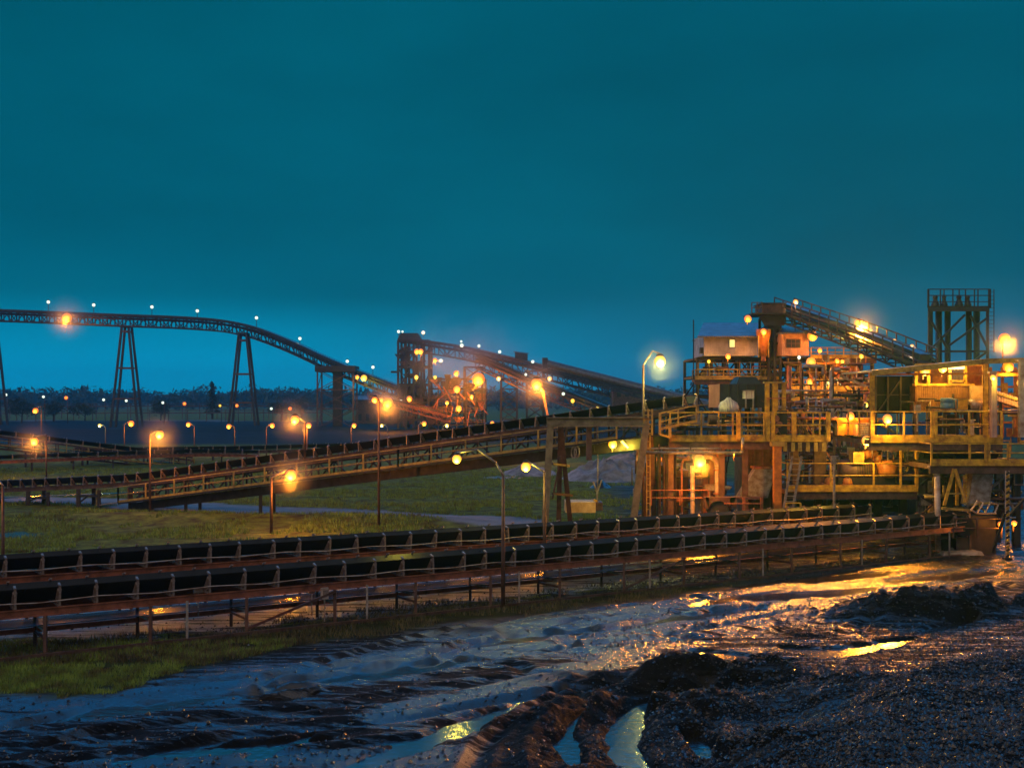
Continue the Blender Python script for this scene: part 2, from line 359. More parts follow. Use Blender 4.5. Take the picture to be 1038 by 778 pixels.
# ground material
def ground_mat():
    m = bpy.data.materials.new('ground'); m.use_nodes = True; nt = m.node_tree; L = nt.links; b = nt.nodes['Principled BSDF']
    def att(n): a = N(nt, 'ShaderNodeAttribute'); a.attribute_name = n; return a.outputs['Fac']
    geo = N(nt, 'ShaderNodeNewGeometry')
    def noise(s, d=6, r=.6, sc=None):
        n = N(nt, 'ShaderNodeTexNoise'); n.inputs['Scale'].default_value = s; n.inputs['Detail'].default_value = d; n.inputs['Roughness'].default_value = r
        if sc:
            mp = N(nt, 'ShaderNodeMapping'); mp.inputs['Scale'].default_value = sc; mp.inputs['Rotation'].default_value = (0, 0, -math.atan2(UY, UX)); mp.vector_type = 'POINT'
            L.new(geo.outputs['Position'], mp.inputs[0]); L.new(mp.outputs[0], n.inputs['Vector'])
        else: L.new(geo.outputs['Position'], n.inputs['Vector'])
        return n.outputs[0]
    def rp(f, st): n = N(nt, 'ShaderNodeValToRGB'); ramp(n, st); L.new(f, n.inputs[0]); return n.outputs[0]
    def mx(f, a, c): n = N(nt, 'ShaderNodeMix', data_type='RGBA'); L.new(f, n.inputs['Factor']); L.new(a, n.inputs['A']); L.new(c, n.inputs['B']); return n.outputs['Result']
    def mf(f, a, c): 
        n = N(nt, 'ShaderNodeMix'); L.new(f, n.inputs['Factor'])
        for s_, v_ in (('A', a), ('B', c)):
            if isinstance(v_, float): n.inputs[s_].default_value = v_
            else: L.new(v_, n.inputs[s_])
        return n.outputs['Result']
    mud = rp(noise(1.3), [(.3, (.005,.005,.006)), (.6, (.013,.012,.013)), (.75, (.030,.024,.022))])
    grass = rp(noise(.9, 8, .7), [(.34, (.045,.032,.012)), (.44, (.09,.085,.018)), (.56, (.14,.18,.025)), (.68, (.24,.24,.05))])
    coal = rp(noise(.08, 6, .7, (1, 6, 1)), [(.35, (.006,.005,.009)), (.58, (.020,.014,.022)), (.75, (.07,.06,.08))])
    path = rp(noise(.5), [(.3, (.16,.15,.16)), (.7, (.30,.28,.29))])
    c = mx(att('grass'), mud, grass); c = mx(att('coalfield'), c, coal); c = mx(att('track'), c, path)
    L.new(c, b.inputs['Base Color'])
    wetn = N(nt, 'ShaderNodeMapRange'); wetn.inputs['From Min'].default_value = .50; wetn.inputs['From Max'].default_value = .585
    wa = N(nt, 'ShaderNodeMath', operation='MULTIPLY_ADD'); L.new(att('sheen'), wa.inputs[0]); wa.inputs[1].default_value = .16; L.new(noise(1.0, 7, .7, (.35, 2.4, 1)), wa.inputs[2])
    L.new(wa.outputs[0], wetn.inputs['Value'])
    wet = N(nt, 'ShaderNodeMath', operation='MULTIPLY'); L.new(wetn.outputs[0], wet.inputs[0]); L.new(att('wet'), wet.inputs[1])
    r = mf(wet.outputs[0], .75, .24); r = mf(att('grass'), r, .85); r = mf(att('coalfield'), r, .75); r = mf(att('track'), r, .5)
    L.new(r, b.inputs['Roughness']); L.new(mf(wet.outputs[0], .07, 1.0), b.inputs['Specular IOR Level'])
    bp = N(nt, 'ShaderNodeBump'); bp.inputs['Distance'].default_value = .05
    L.new(noise(20, 6, .8), bp.inputs['Height'])
    st = mf(wet.outputs[0], 1.0, .5); L.new(st, bp.inputs['Strength'])
    bp2 = N(nt, 'ShaderNodeBump'); bp2.inputs['Distance'].default_value = .03; bp2.inputs['Strength'].default_value = .35
    L.new(noise(3, 4, .6, (.5, 2.5, 1)), bp2.inputs['Height']); L.new(bp.outputs[0], bp2.inputs['Normal']); L.new(bp2.outputs[0], b.inputs['Normal'])
    return m
GM = ground_mat()
rows = np.concatenate([np.linspace(-6, 22, 40, endpoint=False), np.geomspace(22, 80, 640, endpoint=False), np.geomspace(80, 260, 200, endpoint=False), np.geomspace(260, 3200, 110)])
t = np.linspace(-1, 1, 820); t = np.sign(t) * (np.abs(t) * .62 + .38 * np.abs(t)**4)
T, YY = np.meshgrid(t, rows); XX = T * np.maximum(YY, 26) * .95
ZZn = terrain(XX, YY)
mudm = mudmask(XX, YY)
grassm = (1 - mudm) * (1 - sstep(205, 225, YY + 12 * fbm(XX/20, YY/20, 7, 3)) * (1 - sstep(430, 470, YY)))
# bare dark strip under and between the near belts
dC1 = (XX * UY - (YY - 47.3) * UX)   # + is the camera side
strip = sstep(-16, -13.5, dC1 + fbm(XX/2, YY/2, 8, 3) * 2) * (1 - sstep(-.3, .4, dC1 + fbm(XX/1.5, YY/1.5, 8, 3) * 3))
grassm = grassm * (1 - .9 * strip * sstep(-6, 0, XX + 0*YY + 22 + 10*fbm(XX/4, YY/4, 13, 2)))
grassm = grassm * (1 - .75 * sstep(-15, -11, XX + 2*fbm(XX/2, YY/2, 15, 3)) * (dC1 > 0) * (1 - sstep(64, 66, YY)))
coalf = sstep(205, 225, YY) * (1 - sstep(430, 470, YY))
tr1, a1, s1 = dist_path(XX, YY, [G(150, 513), G(240, 515), G(340, 519), G(440, 525), G(520, 530)])
tr2, a2, s2 = dist_path(XX, YY, [G(-200, 506), G(0, 506), G(120, 508), G(200, 512)])
tr3, a3, s3 = dist_path(XX, YY, [(-400, 450), (-100, 446), (100, 440), (400, 440)])
track = np.maximum(np.maximum(1 - sstep(1.2, 2.0, (tr1 + fbm(XX, YY, 6, 3))*.55), 1 - sstep(2.0, 3.0, tr2 + fbm(XX, YY, 6, 3))), .5 * (1 - sstep(6, 9, tr3)))
plantz = sstep(4, 9, XX - (YY - 60) * .05) * sstep(50, 54, YY) * (1 - sstep(110, 130, YY))
grassm = grassm * (1 - plantz)
dry = bankmask(XX, YY)
for px, py, rx, ry, hh in MNDS:
    cx, cy_ = G(px, py); dry = np.maximum(dry, np.exp(-(((XX-cx)/rx)**2 + ((YY-cy_)/ry)**2)))
for rt in RUTS[:3]: dry = np.maximum(dry, 1 - sstep(.5, 1.7, dist_path(XX, YY, [G(*p) for p in rt])[0] + .8*fbm(XX/1.2, YY/1.2, 88, 3)))
wet = np.clip(mudm + strip + plantz * .8, 0, 1) * (1 - .85 * dry)
gme = grid_mesh('ground', XX, YY, ZZn, GM, dict(grass=grassm, coalfield=coalf, track=track, wet=wet, sheen=np.maximum(sheenmask(XX, YY), .6*strip)))
prop(link('ground', gme), kind='structure')

# water
wm = bpy.data.materials.new('puddle_water'); wm.use_nodes = True; b = wm.node_tree.nodes['Principled BSDF']
b.inputs['Base Color'].default_value = (.02, .02, .02, 1); b.inputs['Roughness'].default_value = .16; b.inputs['IOR'].default_value = 1.8; b.inputs['Specular IOR Level'].default_value = 1.0
n_ = N(wm.node_tree, 'ShaderNodeTexNoise'); n_.inputs['Scale'].default_value = 4; n_.inputs['Detail'].default_value = 3; g_ = N(wm.node_tree, 'ShaderNodeNewGeometry'); wm.node_tree.links.new(g_.outputs['Position'], n_.inputs['Vector'])
bp_ = N(wm.node_tree, 'ShaderNodeBump'); bp_.inputs['Strength'].default_value = .22; bp_.inputs['Distance'].default_value = .05
wm.node_tree.links.new(n_.outputs[0], bp_.inputs['Height']); wm.node_tree.links.new(bp_.outputs[0], b.inputs['Normal'])
for ip, (n, pts, ws, lab) in enumerate(PUDW):
    mb = MB(); cp = [(V((p[0], p[1], -.075 - .0017*ip)), w * 2.3) for p, w in zip(pts, ws)]; vs = []
    for i, (p, w) in enumerate(cp):
        a = cp[max(i-1, 0)][0]; c = cp[min(i+1, len(cp)-1)][0]; d = (c - a).normalized(); nn = V((-d.y, d.x, 0))
        if i == 0: p = p - d * w * .6
        if i == len(cp) - 1: p = p + d * w * .6
        vs += [p - nn * w, p + nn * w]
    mb.add(vs, [(2*i, 2*i+2, 2*i+3, 2*i+1) for i in range(len(cp) - 1)])
    prop(mb.build(n, wm), lab, None, None, 'structure')

# ------------------------------------------------------------ loose coal lumps and grass (uncountable)
def near_h(x, y): return terrain(np.asarray(x, float), np.asarray(y, float))
def tris_mesh(name, vs, m, k=3):
    me = bpy.data.meshes.new(name); n = len(vs) // k
    me.vertices.add(len(vs)); me.vertices.foreach_set('co', vs.astype(np.float32).ravel())
    me.loops.add(n*k); me.loops.foreach_set('vertex_index', np.arange(n*k, dtype=np.int32))
    me.polygons.add(n); me.polygons.foreach_set('loop_start', (np.arange(n)*k).astype(np.int32)); me.polygons.foreach_set('loop_total', np.full(n, k, np.int32))
    me.update(calc_edges=True); me.materials.append(m); return me
def lumps():
    n = 170000; px = rng.uniform(-40, 1120, n); py = 600 + 340 * rng.uniform(0, 1, n)**.85
    Y = CAMZ * F / (py - HOR); X = (px - CX) * Y / F
    k = (rng.uniform(0, 1, n) < np.clip(.15 + (px - 560) / 300, .10, 1))
    bankd = near_h(X, Y); k &= (bankd > -.05) & (mudmask(X, Y) > .6); X, Y, Z = X[k], Y[k], bankd[k]; n = len(X)
    oc = np.array([(1,0,0),(0,1,0),(-1,0,0),(0,-1,0),(0,0,1),(0,0,-.5)], float)
    fc = [(0,1,4),(1,2,4),(2,3,4),(3,0,4),(1,0,5),(2,1,5),(3,2,5),(0,3,5)]
    r = .018 + .05 * rng.uniform(0, 1, n)**3
    jit = oc[None] * (1 + .5 * rng.uniform(-1, 1, (n, 6, 1))) + .15 * rng.uniform(-1, 1, (n, 6, 3))
    a = rng.uniform(0, 6.28, n); ca, sa = np.cos(a)[:,None], np.sin(a)[:,None]
    jx = jit[:,:,0]*ca - jit[:,:,1]*sa; jy = jit[:,:,0]*sa + jit[:,:,1]*ca
    vv = np.stack([X[:,None] + jx*r[:,None], Y[:,None] + jy*r[:,None], Z[:,None] + (jit[:,:,2]*.8 + .1)*r[:,None]], -1)
    tv = vv[:, np.array(fc).ravel()].reshape(-1, 3)
    prop(link('coal_lumps', tris_mesh('coal_lumps', tv, M['coal'])), 'loose wet coal lumps scattered over the foreground mud and bank', 'coal', None, 'stuff')
lumps()
def spill():
    n = 14000; X = rng.uniform(-24, 24, n); off = rng.normal(0, 1.0, n) + np.where(rng.uniform(0, 1, n) < .5, 0, 5.5); Y = 47.3 + .6443 * X + off
    Z = near_h(X, Y); r = .02 + .06 * rng.uniform(0, 1, n)**2.5; a = rng.uniform(0, 6.28, (n, 3)); vs = []
    for k in range(3):
        q = np.stack([X + np.cos(a[:,k])*r, Y + np.sin(a[:,k])*r, Z - .01 + 0*r], -1); w = np.stack([X + np.cos(a[:,(k+1)%3])*r, Y + np.sin(a[:,(k+1)%3])*r, Z - .01 + 0*r], -1); t_ = np.stack([X, Y, Z + r*.9], -1); vs.append(np.stack([q, w, t_], 1))
    prop(link('spilled_coal', tris_mesh('spilled_coal', np.concatenate(vs).reshape(-1, 3), M['coal'])), 'spilled coal strewn beneath the two near belts', 'coal', None, 'stuff')
spill()
def grassmat(name, a, b_, c):
    m = bpy.data.materials.new(name); m.use_nodes = True; nt = m.node_tree; b = nt.nodes['Principled BSDF']; b.inputs['Roughness'].default_value = .7
    g = N(nt, 'ShaderNodeNewGeometry'); n = N(nt, 'ShaderNodeTexNoise'); n.inputs['Scale'].default_value = 1.2; n.inputs['Detail'].default_value = 5
    r = N(nt, 'ShaderNodeValToRGB'); ramp(r, [(.35, a), (.5, b_), (.68, c)])
    nt.links.new(g.outputs['Position'], n.inputs['Vector']); nt.links.new(n.outputs[0], r.inputs[0]); nt.links.new(r.outputs[0], b.inputs['Base Color']); return m
def grass(name, label, X, Y, hmin, hmax, w, m):
    n = len(X); Z = near_h(X, Y); k = Z > -.06; X, Y, Z = X[k], Y[k], Z[k]; n = len(X)
    a = rng.uniform(0, 6.28, n); h = rng.uniform(hmin, hmax, n); wx, wy = np.cos(a) * w, np.sin(a) * w
    lx, ly = rng.normal(0, .35, n) * h, rng.normal(0, .35, n) * h
    vv = np.stack([np.stack([X-wx, Y-wy, Z-.02], -1), np.stack([X+wx, Y+wy, Z-.02], -1), np.stack([X+lx, Y+ly, Z+h], -1)], 1).reshape(-1, 3)
    prop(link(name, tris_mesh(name, vv, m)), label, 'grass', None, 'stuff')
g1 = grassmat('lush_grass', (.10,.085,.02), (.15,.22,.028), (.25,.36,.05))
g2 = grassmat('dry_grass', (.045,.034,.014), (.10,.085,.03), (.16,.13,.05))
n = 60000; px = rng.uniform(-60, 300, n); py = rng.uniform(648, 716, n); Y = 9600/(py-405); X = (px-CX)*Y/F
k = (1 - mudmask(X, Y)) > .5 + .3 * rng.uniform(0, 1, n); k &= fbm(X/.8, Y/.8, 55, 3) > -.14
grass('grass', 'bright green grass patch in front of the near conveyor at left', X[k], Y[k], .04, .15, .012, g1)
n = 70000; px = rng.uniform(-60, 800, n); py = rng.uniform(575, 675, n); Y = 9600/(py-405); X = (px-CX)*Y/F
dd = X * UY - (Y - 47.3) * UX
k = (1 - mudmask(X, Y) > .5) & (dd > -1.2) & (fbm(X/1.6, Y/1.6, 56, 3) > -.03)
grass('dry_grass', 'straggly brown and olive weeds along the near conveyor legs', X[k], Y[k], .06, .26, .014, g2)
n = 170000; Y = 62 + 75 * rng.uniform(0, 1, n)**1.2; X = rng.uniform(-.5, .14, n) * Y
dd = X * UY - (Y - 47.3) * UX; k = (dd < -14) & (fbm(X/3, Y/3, 57, 4) > -.03) & (dist_path(X, Y, [G(150, 513), G(240, 515), G(340, 519), G(440, 525), G(520, 530)])[0] > 2.6) & (dist_path(X, Y, [G(-200, 506), G(0, 506), G(120, 508), G(200, 512)])[0] > 2.4)
grass('field_grass', 'rough olive grass field between the belts', X[k], Y[k], .05, .3, .035, g1)

# ------------------------------------------------------------ hills and far woods
hy = np.array([2700., 3000., 3400.]); hx = np.linspace(-3200, 3200, 260); HX, HY = np.meshgrid(hx, hy)
HZ = (24 + 26 * fbm(HX/500, HY/9000, 201, 5)) * np.array([0, 1, .8])[:, None]
prop(link('hills', grid_mesh('hills', HX, HY, HZ, mat('hill_ground', (.03, .05, .03), .9, coord='Object', nscale=.01))), kind='structure')

def leaf_cloud(cx, cy_, cz, rx, ry, rz, n, size, seed):
    r_ = np.random.default_rng(seed); d = r_.normal(0, 1, (n, 3)); d /= np.linalg.norm(d, axis=1)[:, None]
    # clumps: pull points toward a few lobe centres on the crown
    nl = 9; lc = r_.normal(0, 1, (nl, 3)); lc /= np.linalg.norm(lc, axis=1)[:, None]; lc *= .55
    which = r_.integers(0, nl, n); p = lc[which] + d * (.38 * r_.uniform(.5, 1, n)[:, None])
    c = np.stack([cx + p[:,0]*rx, cy_ + p[:,1]*ry, cz + p[:,2]*rz], -1)
    a = r_.normal(0, 1, (n, 3)) * size; b = r_.normal(0, 1, (n, 3)) * size
    return np.stack([c - a*.5 - b*.3, c + a*.5 - b*.3, c + b*.6], 1).reshape(-1, 3)
wv = []
for k in range(620):
    x = rng.uniform(-700, 760); y = rng.uniform(850, 1350); hgt = rng.uniform(11, 20) * (1 + .5 * float(fbm(np.array(x/120), np.array(0.), 12, 2)))
    wv.append(leaf_cloud(x, y, hgt*.5, hgt*1.4, hgt, hgt*.6, 120, 1.9, k))
prop(link('far_woods', tris_mesh('far_woods', np.concatenate(wv), M['leaf'])), 'long low belt of hazy woodland along the horizon', 'woods', None, 'stuff')

def tree(px, py_base, Y, h, w, label, seed, n=1500, name='tree', conical=False):
    x = XZ(px, Y); z = float(near_h([x], [Y])[0]) * 0
    t = thing(name, label, 'tree', (x, Y, z), 'dark trees beyond the coal yard'); r_ = random.Random(seed)
    m = MB(); m.tube((x, Y, z - .3), (x + .2, Y, z + h*.5), h*.035, 8, h*.02)
    for k in range(6):
        a = r_.uniform(0, 6.28); zz = z + h*(.25 + .05*k); m.tube((x + .1, Y, zz), (x + math.cos(a)*w*.3, Y + math.sin(a)*w*.3, zz + h*.22), h*.015, 6, h*.006)
    m.build('trunk', M['bark'], t)
    if conical:
        vs = np.concatenate([leaf_cloud(x, Y, z + h*(.22 + .1*k), w*.5*(1-k*.115), w*.5*(1-k*.115), h*.08, n//8, h*.03, seed*9+k) for k in range(8)])
    else:
        vs = np.concatenate([leaf_cloud(x + r_.uniform(-.2,.2)*w, Y + r_.uniform(-.2,.2)*w, z + h*r_.uniform(.45,.68), w*.42, w*.42, h*.34, n//4, h*.035, seed*9+k) for k in range(4)])
    vs = vs - np.array([x, Y, z]); link('crown', tris_mesh('crown', vs, M['leaf']), t)
TR = [(22,0,400,10,14,'broad dark tree nearest the left edge behind the coal yard',0),(54,0,420,9,9,'round dark bush right of the broad tree at left',0),
 (86,0,430,8,11,'low dark bush between the two left yard lamps',0),(163,0,440,8.5,10,'bushy dark tree just right of the first trestle',0),(215,0,470,14,7,'tall pointed dark tree left of the second trestle',1),
 (285,0,460,8,12,'dark bush right of the second trestle',0),(305,0,480,9,9,'dark bush beside the lattice support tower',0),(655,0,330,10,12,'dark rounded tree behind the covered gallery',0),
 (683,0,310,12.5,13,'larger rounded tree left of the screening house',0),(702,0,300,10,9,'small dark tree half hidden by the screening house legs',0)]
for i, (px, pb, Y, h, w, lab, con) in enumerate(TR): tree(px, pb, Y, h * Y / 430, w * Y / 430, lab, 40 + i, conical=bool(con))

# ------------------------------------------------------------ spoil heaps
def heap(px0, px1, pytop, Y, depth, label, seed, m):
    x0, x1 = XZ(px0, Y), XZ(px1, Y); h = ZZ(pytop, Y); cx = (x0 + x1) / 2
    gx = np.linspace(-1, 1, 70); gy = np.linspace(-1, 1, 40); A, B = np.meshgrid(gx, gy)
    X = A * (x1 - x0) / 2; Yv = B * depth / 2; r = np.sqrt(A**2 + B**2)
    Z = h * np.clip(1 - (r + .35*fbm((X+cx)/2.5, Yv/2.5, seed+5, 3))**1.2, -.05, 1) * (.85 + 1.3 * fbm((X+cx)/1.6, Yv/1.6, seed, 5, .65)) - .15
    o = link('spoil_heap', grid_mesh('spoil_heap', X, Yv, Z, m), loc=(cx, Y, 0)); prop(o, label, 'heap', 'spoil heaps beyond the field')
heap(565, 668, 462, 120, 12, 'pale grey rubble heap seen through the portal frame', 301, M['spoil'])
heap(505, 570, 466, 128, 9, 'bluish grey rubble heap left of the portal frame', 302, M['spoil'])
heap(600, 690, 452, 145, 12, 'far rubble heap behind the pale one', 303, M['spoil'])
heap(476, 540, 480, 122, 5, 'low dark earth mound on the field left of the portal frame', 304, M['coal'])
heap(596, 622, 484, 108, 3, 'small black mound beside the rubble in the portal', 305, M['coal'])

# ------------------------------------------------------------ conveyors
def path_sample(pts, step):
    pts = [V(p) for p in pts]; ls = [0]
    for a, b in zip(pts[:-1], pts[1:]): ls.append(ls[-1] + (b - a).length)
    out = []; k = max(1, int(round(ls[-1] / step)))
    for i in range(k + 1):
        s = ls[-1] * i / k; j = 0
        while j < len(ls) - 2 and s > ls[j+1]: j += 1
        d = (pts[j+1] - pts[j]); f = (s - ls[j]) / (ls[j+1] - ls[j]); out.append((pts[j] + d * f, d.normalized()))
    return out
def nrm(d): n = V((d.y, -d.x, 0)); return n.normalized()
def smooth_path(pts, n=4):
    pts = [V(p) for p in pts]
    for _ in range(n):
        q = [pts[0]]
        for a, b in zip(pts[:-1], pts[1:]): q += [a * .75 + b * .25, a * .25 + b * .75]
        pts = q + [pts[-1]]
    return pts
def belt_prof(w, rise, t=.035): return [(-w/2, rise), (-w/4, 0), (w/4, 0), (w/2, rise), (w/2 + .01, rise + t), (w/4, t), (-w/4, t), (-w/2 - .01, rise + t)]
def add_belt(T, pts, w, rise, step=3, ret=None, m=None):
    s = path_sample(pts, step); ps = [p for p, d in s]; ns = [nrm(d) for p, d in s]
    MB().sweep(belt_prof(w, rise), ps, ns).build('belt', m or M['rubber'], T)
    if ret:
        MB().sweep([(-w*.5, -ret), (w*.5, -ret), (w*.5, -ret + .03), (-w*.5, -ret + .03)], ps, ns).build('return_belt', M['wet_belt'], T)
def idler_meshes(w, rise, r=.075):
    m = MB(); a = w/2 + .07
    for sg in (-1, 1):
        m.beam((0, sg*a, -.15), (0, sg*a, rise + .06), .07, .05); m.beam((0, sg*(a + .02), rise + .05), (0, sg*(w/2 - .10), rise + .12), .07, .05)
        m.beam((0, sg*a, .02), (0, sg*(w/4), -.13), .05, .05)
    m.beam((0, -a, -.15), (0, a, -.15), .09, .06)
    me = m.mesh('idler', M['roller'])
    rs = []
    for p, q in (((0, -w/2 - .03, rise - .06), (0, -w/4 - .02, -.085)), ((0, -w/4 + .02, -.085), (0, w/4 - .02, -.085)), ((0, w/4 + .02, -.085), (0, w/2 + .03, rise - .06))):
        rs.append(MB().tube(p, q, r, 8).mesh('roller', M['roller']))
    full = MB(); full.v = list(m.v); full.f = list(m.f)
    for p, q in (((0, -w/2 - .03, rise - .06), (0, -w/4 - .02, -.085)), ((0, w/4 + .02, -.085), (0, w/2 + .03, rise - .06))): full.tube(p, q, r, 6)
    return me, rs, full.mesh('idler', M['roller'])
def add_idlers(T, pts, sp, meshes, sub=True, cond=None, idle_red=()):
    me, rs, full = meshes; org = T.location
    for i, (p, d) in enumerate(path_sample(pts, sp)):
        if cond and not cond(p): continue
        o = link('idler', me if sub else full, T, loc=p - org, rz=math.atan2(d.y, d.x)); o.rotation_euler.z += random.gauss(0, .045); o.location += d * random.gauss(0, .05); o.rotation_euler.y = random.gauss(0, .03)
        if sub:
            for r_ in rs: link('roller', r_, o)
def add_stringers(T, pts, w, z0, z1, m, th=.08, step=4):
    s = path_sample(pts, step); ps = [p for p, d in s]; ns = [nrm(d) for p, d in s]
    for sg in (1, -1):
        a = sg * (w/2 + .10)
        MB().sweep([(a - th/2, z0), (a + th/2, z0), (a + th/2, z0 + .035), (a - th*.2, z0 + .035), (a - th*.2, z1 - .035), (a + th/2, z1 - .035), (a + th/2, z1), (a - th/2, z1)], ps, ns).build('stringer', m, T)
def add_rail(T, pts, h, sp, m, name='handrail', toe=True, r=.03, mids=1, post=True, pr=None):
    pts = [V(p) for p in pts]; mb = MB(); pr = pr or r * 1.15
    for a, b in zip(pts[:-1], pts[1:]):
        k = max(1, int(round((b - a).length / sp)))
        for i in range(k + 1):
            c = a.lerp(b, i / k); mb.beam(c, c + V((0, 0, h)), pr*2)
        for j in range(mids + 1): mb.tube(a + V((0,0,h*(j+1)/(mids+1))), b + V((0,0,h*(j+1)/(mids+1))), r, 6)
        if toe: mb.beam(a + V((0,0,.08)), b + V((0,0,.08)), .02, .15)
    return mb.build(name, m, T)
def truss_mb(pts, hw, zt, zb, panel, c=.14, diag=True, floor=True):
    s = path_sample(pts, panel); mb = MB(); L_ = []
    for p, d in s:
        n = nrm(d); L_.append([p + n*hw + V((0,0,zt)), p - n*hw + V((0,0,zt)), p + n*hw + V((0,0,zb)), p - n*hw + V((0,0,zb))])
    for i, q in enumerate(L_):
        for j in (0, 1): mb.beam(q[j], q[j+2], c*.7)
        mb.beam(q[2], q[3], c*.7)
        if i < len(L_) - 1:
            w_ = L_[i+1]
            for j in range(4): mb.beam(q[j], w_[j], c)
            if diag:
                for j in (0, 1):
                    if i % 2: mb.beam(q[j], w_[j+2], c*.55)
                    else: mb.beam(q[j+2], w_[j], c*.55)
    return mb

# C1, C2: the two low belts across the foreground
def low_conveyor(name, label, pts, w, rise, sp, legsp, base, legcond=None, mstr='rust', front_rail=True):
    T = thing(name, label, 'conveyor', (pts[0][0], pts[0][1], 0), 'low belt conveyors across the foreground')
    add_belt(T, pts, w, rise, 3, ret=.74); add_idlers(T, pts, sp, idler_meshes(w, rise))
    add_stringers(T, pts, w, -.42, -.16, M[mstr])
    s = path_sample(pts, legsp)
    for i, (p, d) in enumerate(s):
        n = nrm(d); a = w/2 + .10
        for sg in (1, -1):
            q = p + n*a*sg; gz = -.1
            MB().beam((q.x, q.y, gz), (q.x, q.y, p.z - .42), .10, .09).build('leg', M['dark' if sg < 0 else 'brown'], T)
        if i % 2 == 0:
            MB().beam(p + n*a + V((0,0,-1.15)), p - n*a + V((0,0,-1.15)), .08).build('cross_member', M['brown'], T)
        MB().tube(p + n*(w/2) + V((0,0,-.90)), p - n*(w/2) + V((0,0,-.90)), .055, 8).build('return_roller', M['roller'], T)
    cp = path_sample(pts, 3.6); cord = MB()
    for (p, d), (q, e) in zip(cp[:-1], cp[1:]):
        o_ = nrm(d) * (w/2 + .17) + V((0, 0, .08)); m_ = (p + q) / 2 + V((0, 0, -.07)); cord.path([p + o_, m_ + o_, q + o_], .018, 5)
    cord.build('pull_cord', M['pale'], T)
    ps = [p for p, d in s]; ns = [nrm(d) for p, d in s]
    a = -(w/2 + .10)
    MB().sweep([(a-.05, -1.18), (a+.05, -1.18), (a+.05, -1.02), (a-.05, -1.02)], ps, ns).build('tie_beam', M['rust'], T)
    if front_rail:
        a = w/2 + .45
        MB().sweep([(a-.05, -1.62), (a+.05, -1.62), (a+.05, -1.52), (a-.05, -1.52)], ps, ns).build('ground_beam', M['brown'], T)
        for i, (p, d) in enumerate(s):
            if i % 2: 
                n = nrm(d); q = p + n*a + d*1.1
                MB().beam((q.x, q.y, .05), (q.x, q.y, p.z - .30), .07).build('guard_post', M['grey'], T)
        for i in range(1, len(s) - 3, 5):
            p, d = s[i]; q, e = s[i+1]; n = nrm(d)
            MB().beam(p + n*(w/2+.22) + V((0,0,-1.45)), q + n*(w/2+.22) + V((0,0,-.45)), .08).build('brace', M['brown'], T)
    return T
def c1(x): return 47.3 + .6443 * x
C1P = [(-26, c1(-26), 1.72), (0, c1(0), 1.62), (23.5, c1(23.5), 1.60)]
c1o = low_conveyor('belt_conveyor', 'nearest long low belt conveyor with rusty frame at the mud edge', C1P, 1.35, .42, 1.22, 3.35, 0)
# tail drum and guard of C1
tp = V(C1P[-1]); td = V((UX, UY, 0))
MB().tube(tp + nrm(td)*.7 + V((0,0,-.35)), tp - nrm(td)*.7 + V((0,0,-.35)), .42, 16).build('tail_drum', M['rust'], c1o)
MB().beam(tp + td*.1 + V((0,0,-1.7)), tp + td*.1 + V((0,0,.5)), 2.0, .12).build('end_frame', M['dark'], c1o)
C2P = [(-28, c1(-28) + 5.5, 2.12), (-16, c1(-16) + 5.5, 2.06), (0, c1(0) + 5.6, 1.90), (19, c1(19) + 5.0, 1.80)]
c2o = low_conveyor('belt_conveyor', 'second low belt conveyor just behind the nearest one', C2P, 1.35, .42, 1.22, 3.35, 0, front_rail=False)
# signs on the near belt
for (px, py, Y, w, h, lab, mm) in [(201,594,40.2,.34,.42,'small grey switch box on the near belt frame at left','grey'), (329,601,42.0,.26,.40,'small pale notice plate on the near belt frame','pale'), (316,598,42,.2,.2,'little rusty box beside the pale notice plate','rust')]:
    c = P(px, py, Y); nn = nrm(td)
    t = thing('control_box', lab, 'box', (c.x, c.y, c.z))
    MB().beam(c - td*w/2, c + td*w/2, .12, h).build('housing', M[mm], t); MB().beam(c - V((0,0,h/2)), c - V((0,0,h/2 + .8)), .04).build('post', M['grey'], t)
    MB().beam(c - td*w*.3 + nn*.065, c + td*w*.3 + nn*.065, .015, h*.6).build('cover', M['roller'], t)

# C3: rising belt with yellow-railed walkway
C3 = [P(-60, 494, 94), P(0, 493, 92), P(140, 486.5, 87.5), P(420, 448, 77), P(700, 409, 67)]
C3 = [V((p.x, p.y, p.z)) for p in C3]
T = thing('inclined_conveyor', 'long black belt conveyor climbing to the plant with yellow handrails', 'conveyor', (C3[0].x, C3[0].y, 0))
w3 = 1.5; add_belt(T, C3, w3, .42, 2.5, ret=.9); add_idlers(T, C3, 1.22, idler_meshes(w3, .42, .08), sub=False)
add_stringers(T, C3, w3, -.42, -.14, M['brown'])
up = [C3[2], C3[3], C3[4]]
truss_mb(up, w3/2 + .15, -.5, -2.15, 1.9, .16).build('truss', M['dark'], T)
s = path_sample(up, 2.0); ps = [p for p, d in s]; ns = [nrm(d) for p, d in s]; a0, a1 = w3/2 + .25, w3/2 + 1.25
MB().sweep([(a0, -1.62), (a1, -1.62), (a1, -1.50), (a0, -1.50)], ps, ns).build('walkway_deck', M['dark'], T)
MB().sweep([(a0-.1, -2.2), (a0-.04, -2.2), (a0-.04, -1.64), (a0-.1, -1.64)], ps, ns).build('side_plate', M['dark'], T)
rp_ = [p + nrm(d)*a1 + V((0,0,-1.5)) for p, d in path_sample(up, 60)]
rp_ = [up[i] + nrm(up[1] - up[0])*a1 + V((0,0,-1.5)) for i in range(3)]
rp_[2] = rp_[1].lerp(rp_[2], .80)
add_rail(T, rp_, 1.12, 2.75, M['yellow_dull'], r=.035, pr=.05)
rp2 = [up[i] + nrm(up[1]-up[0])*a0 + V((0,0,-1.5)) for i in range(3)]
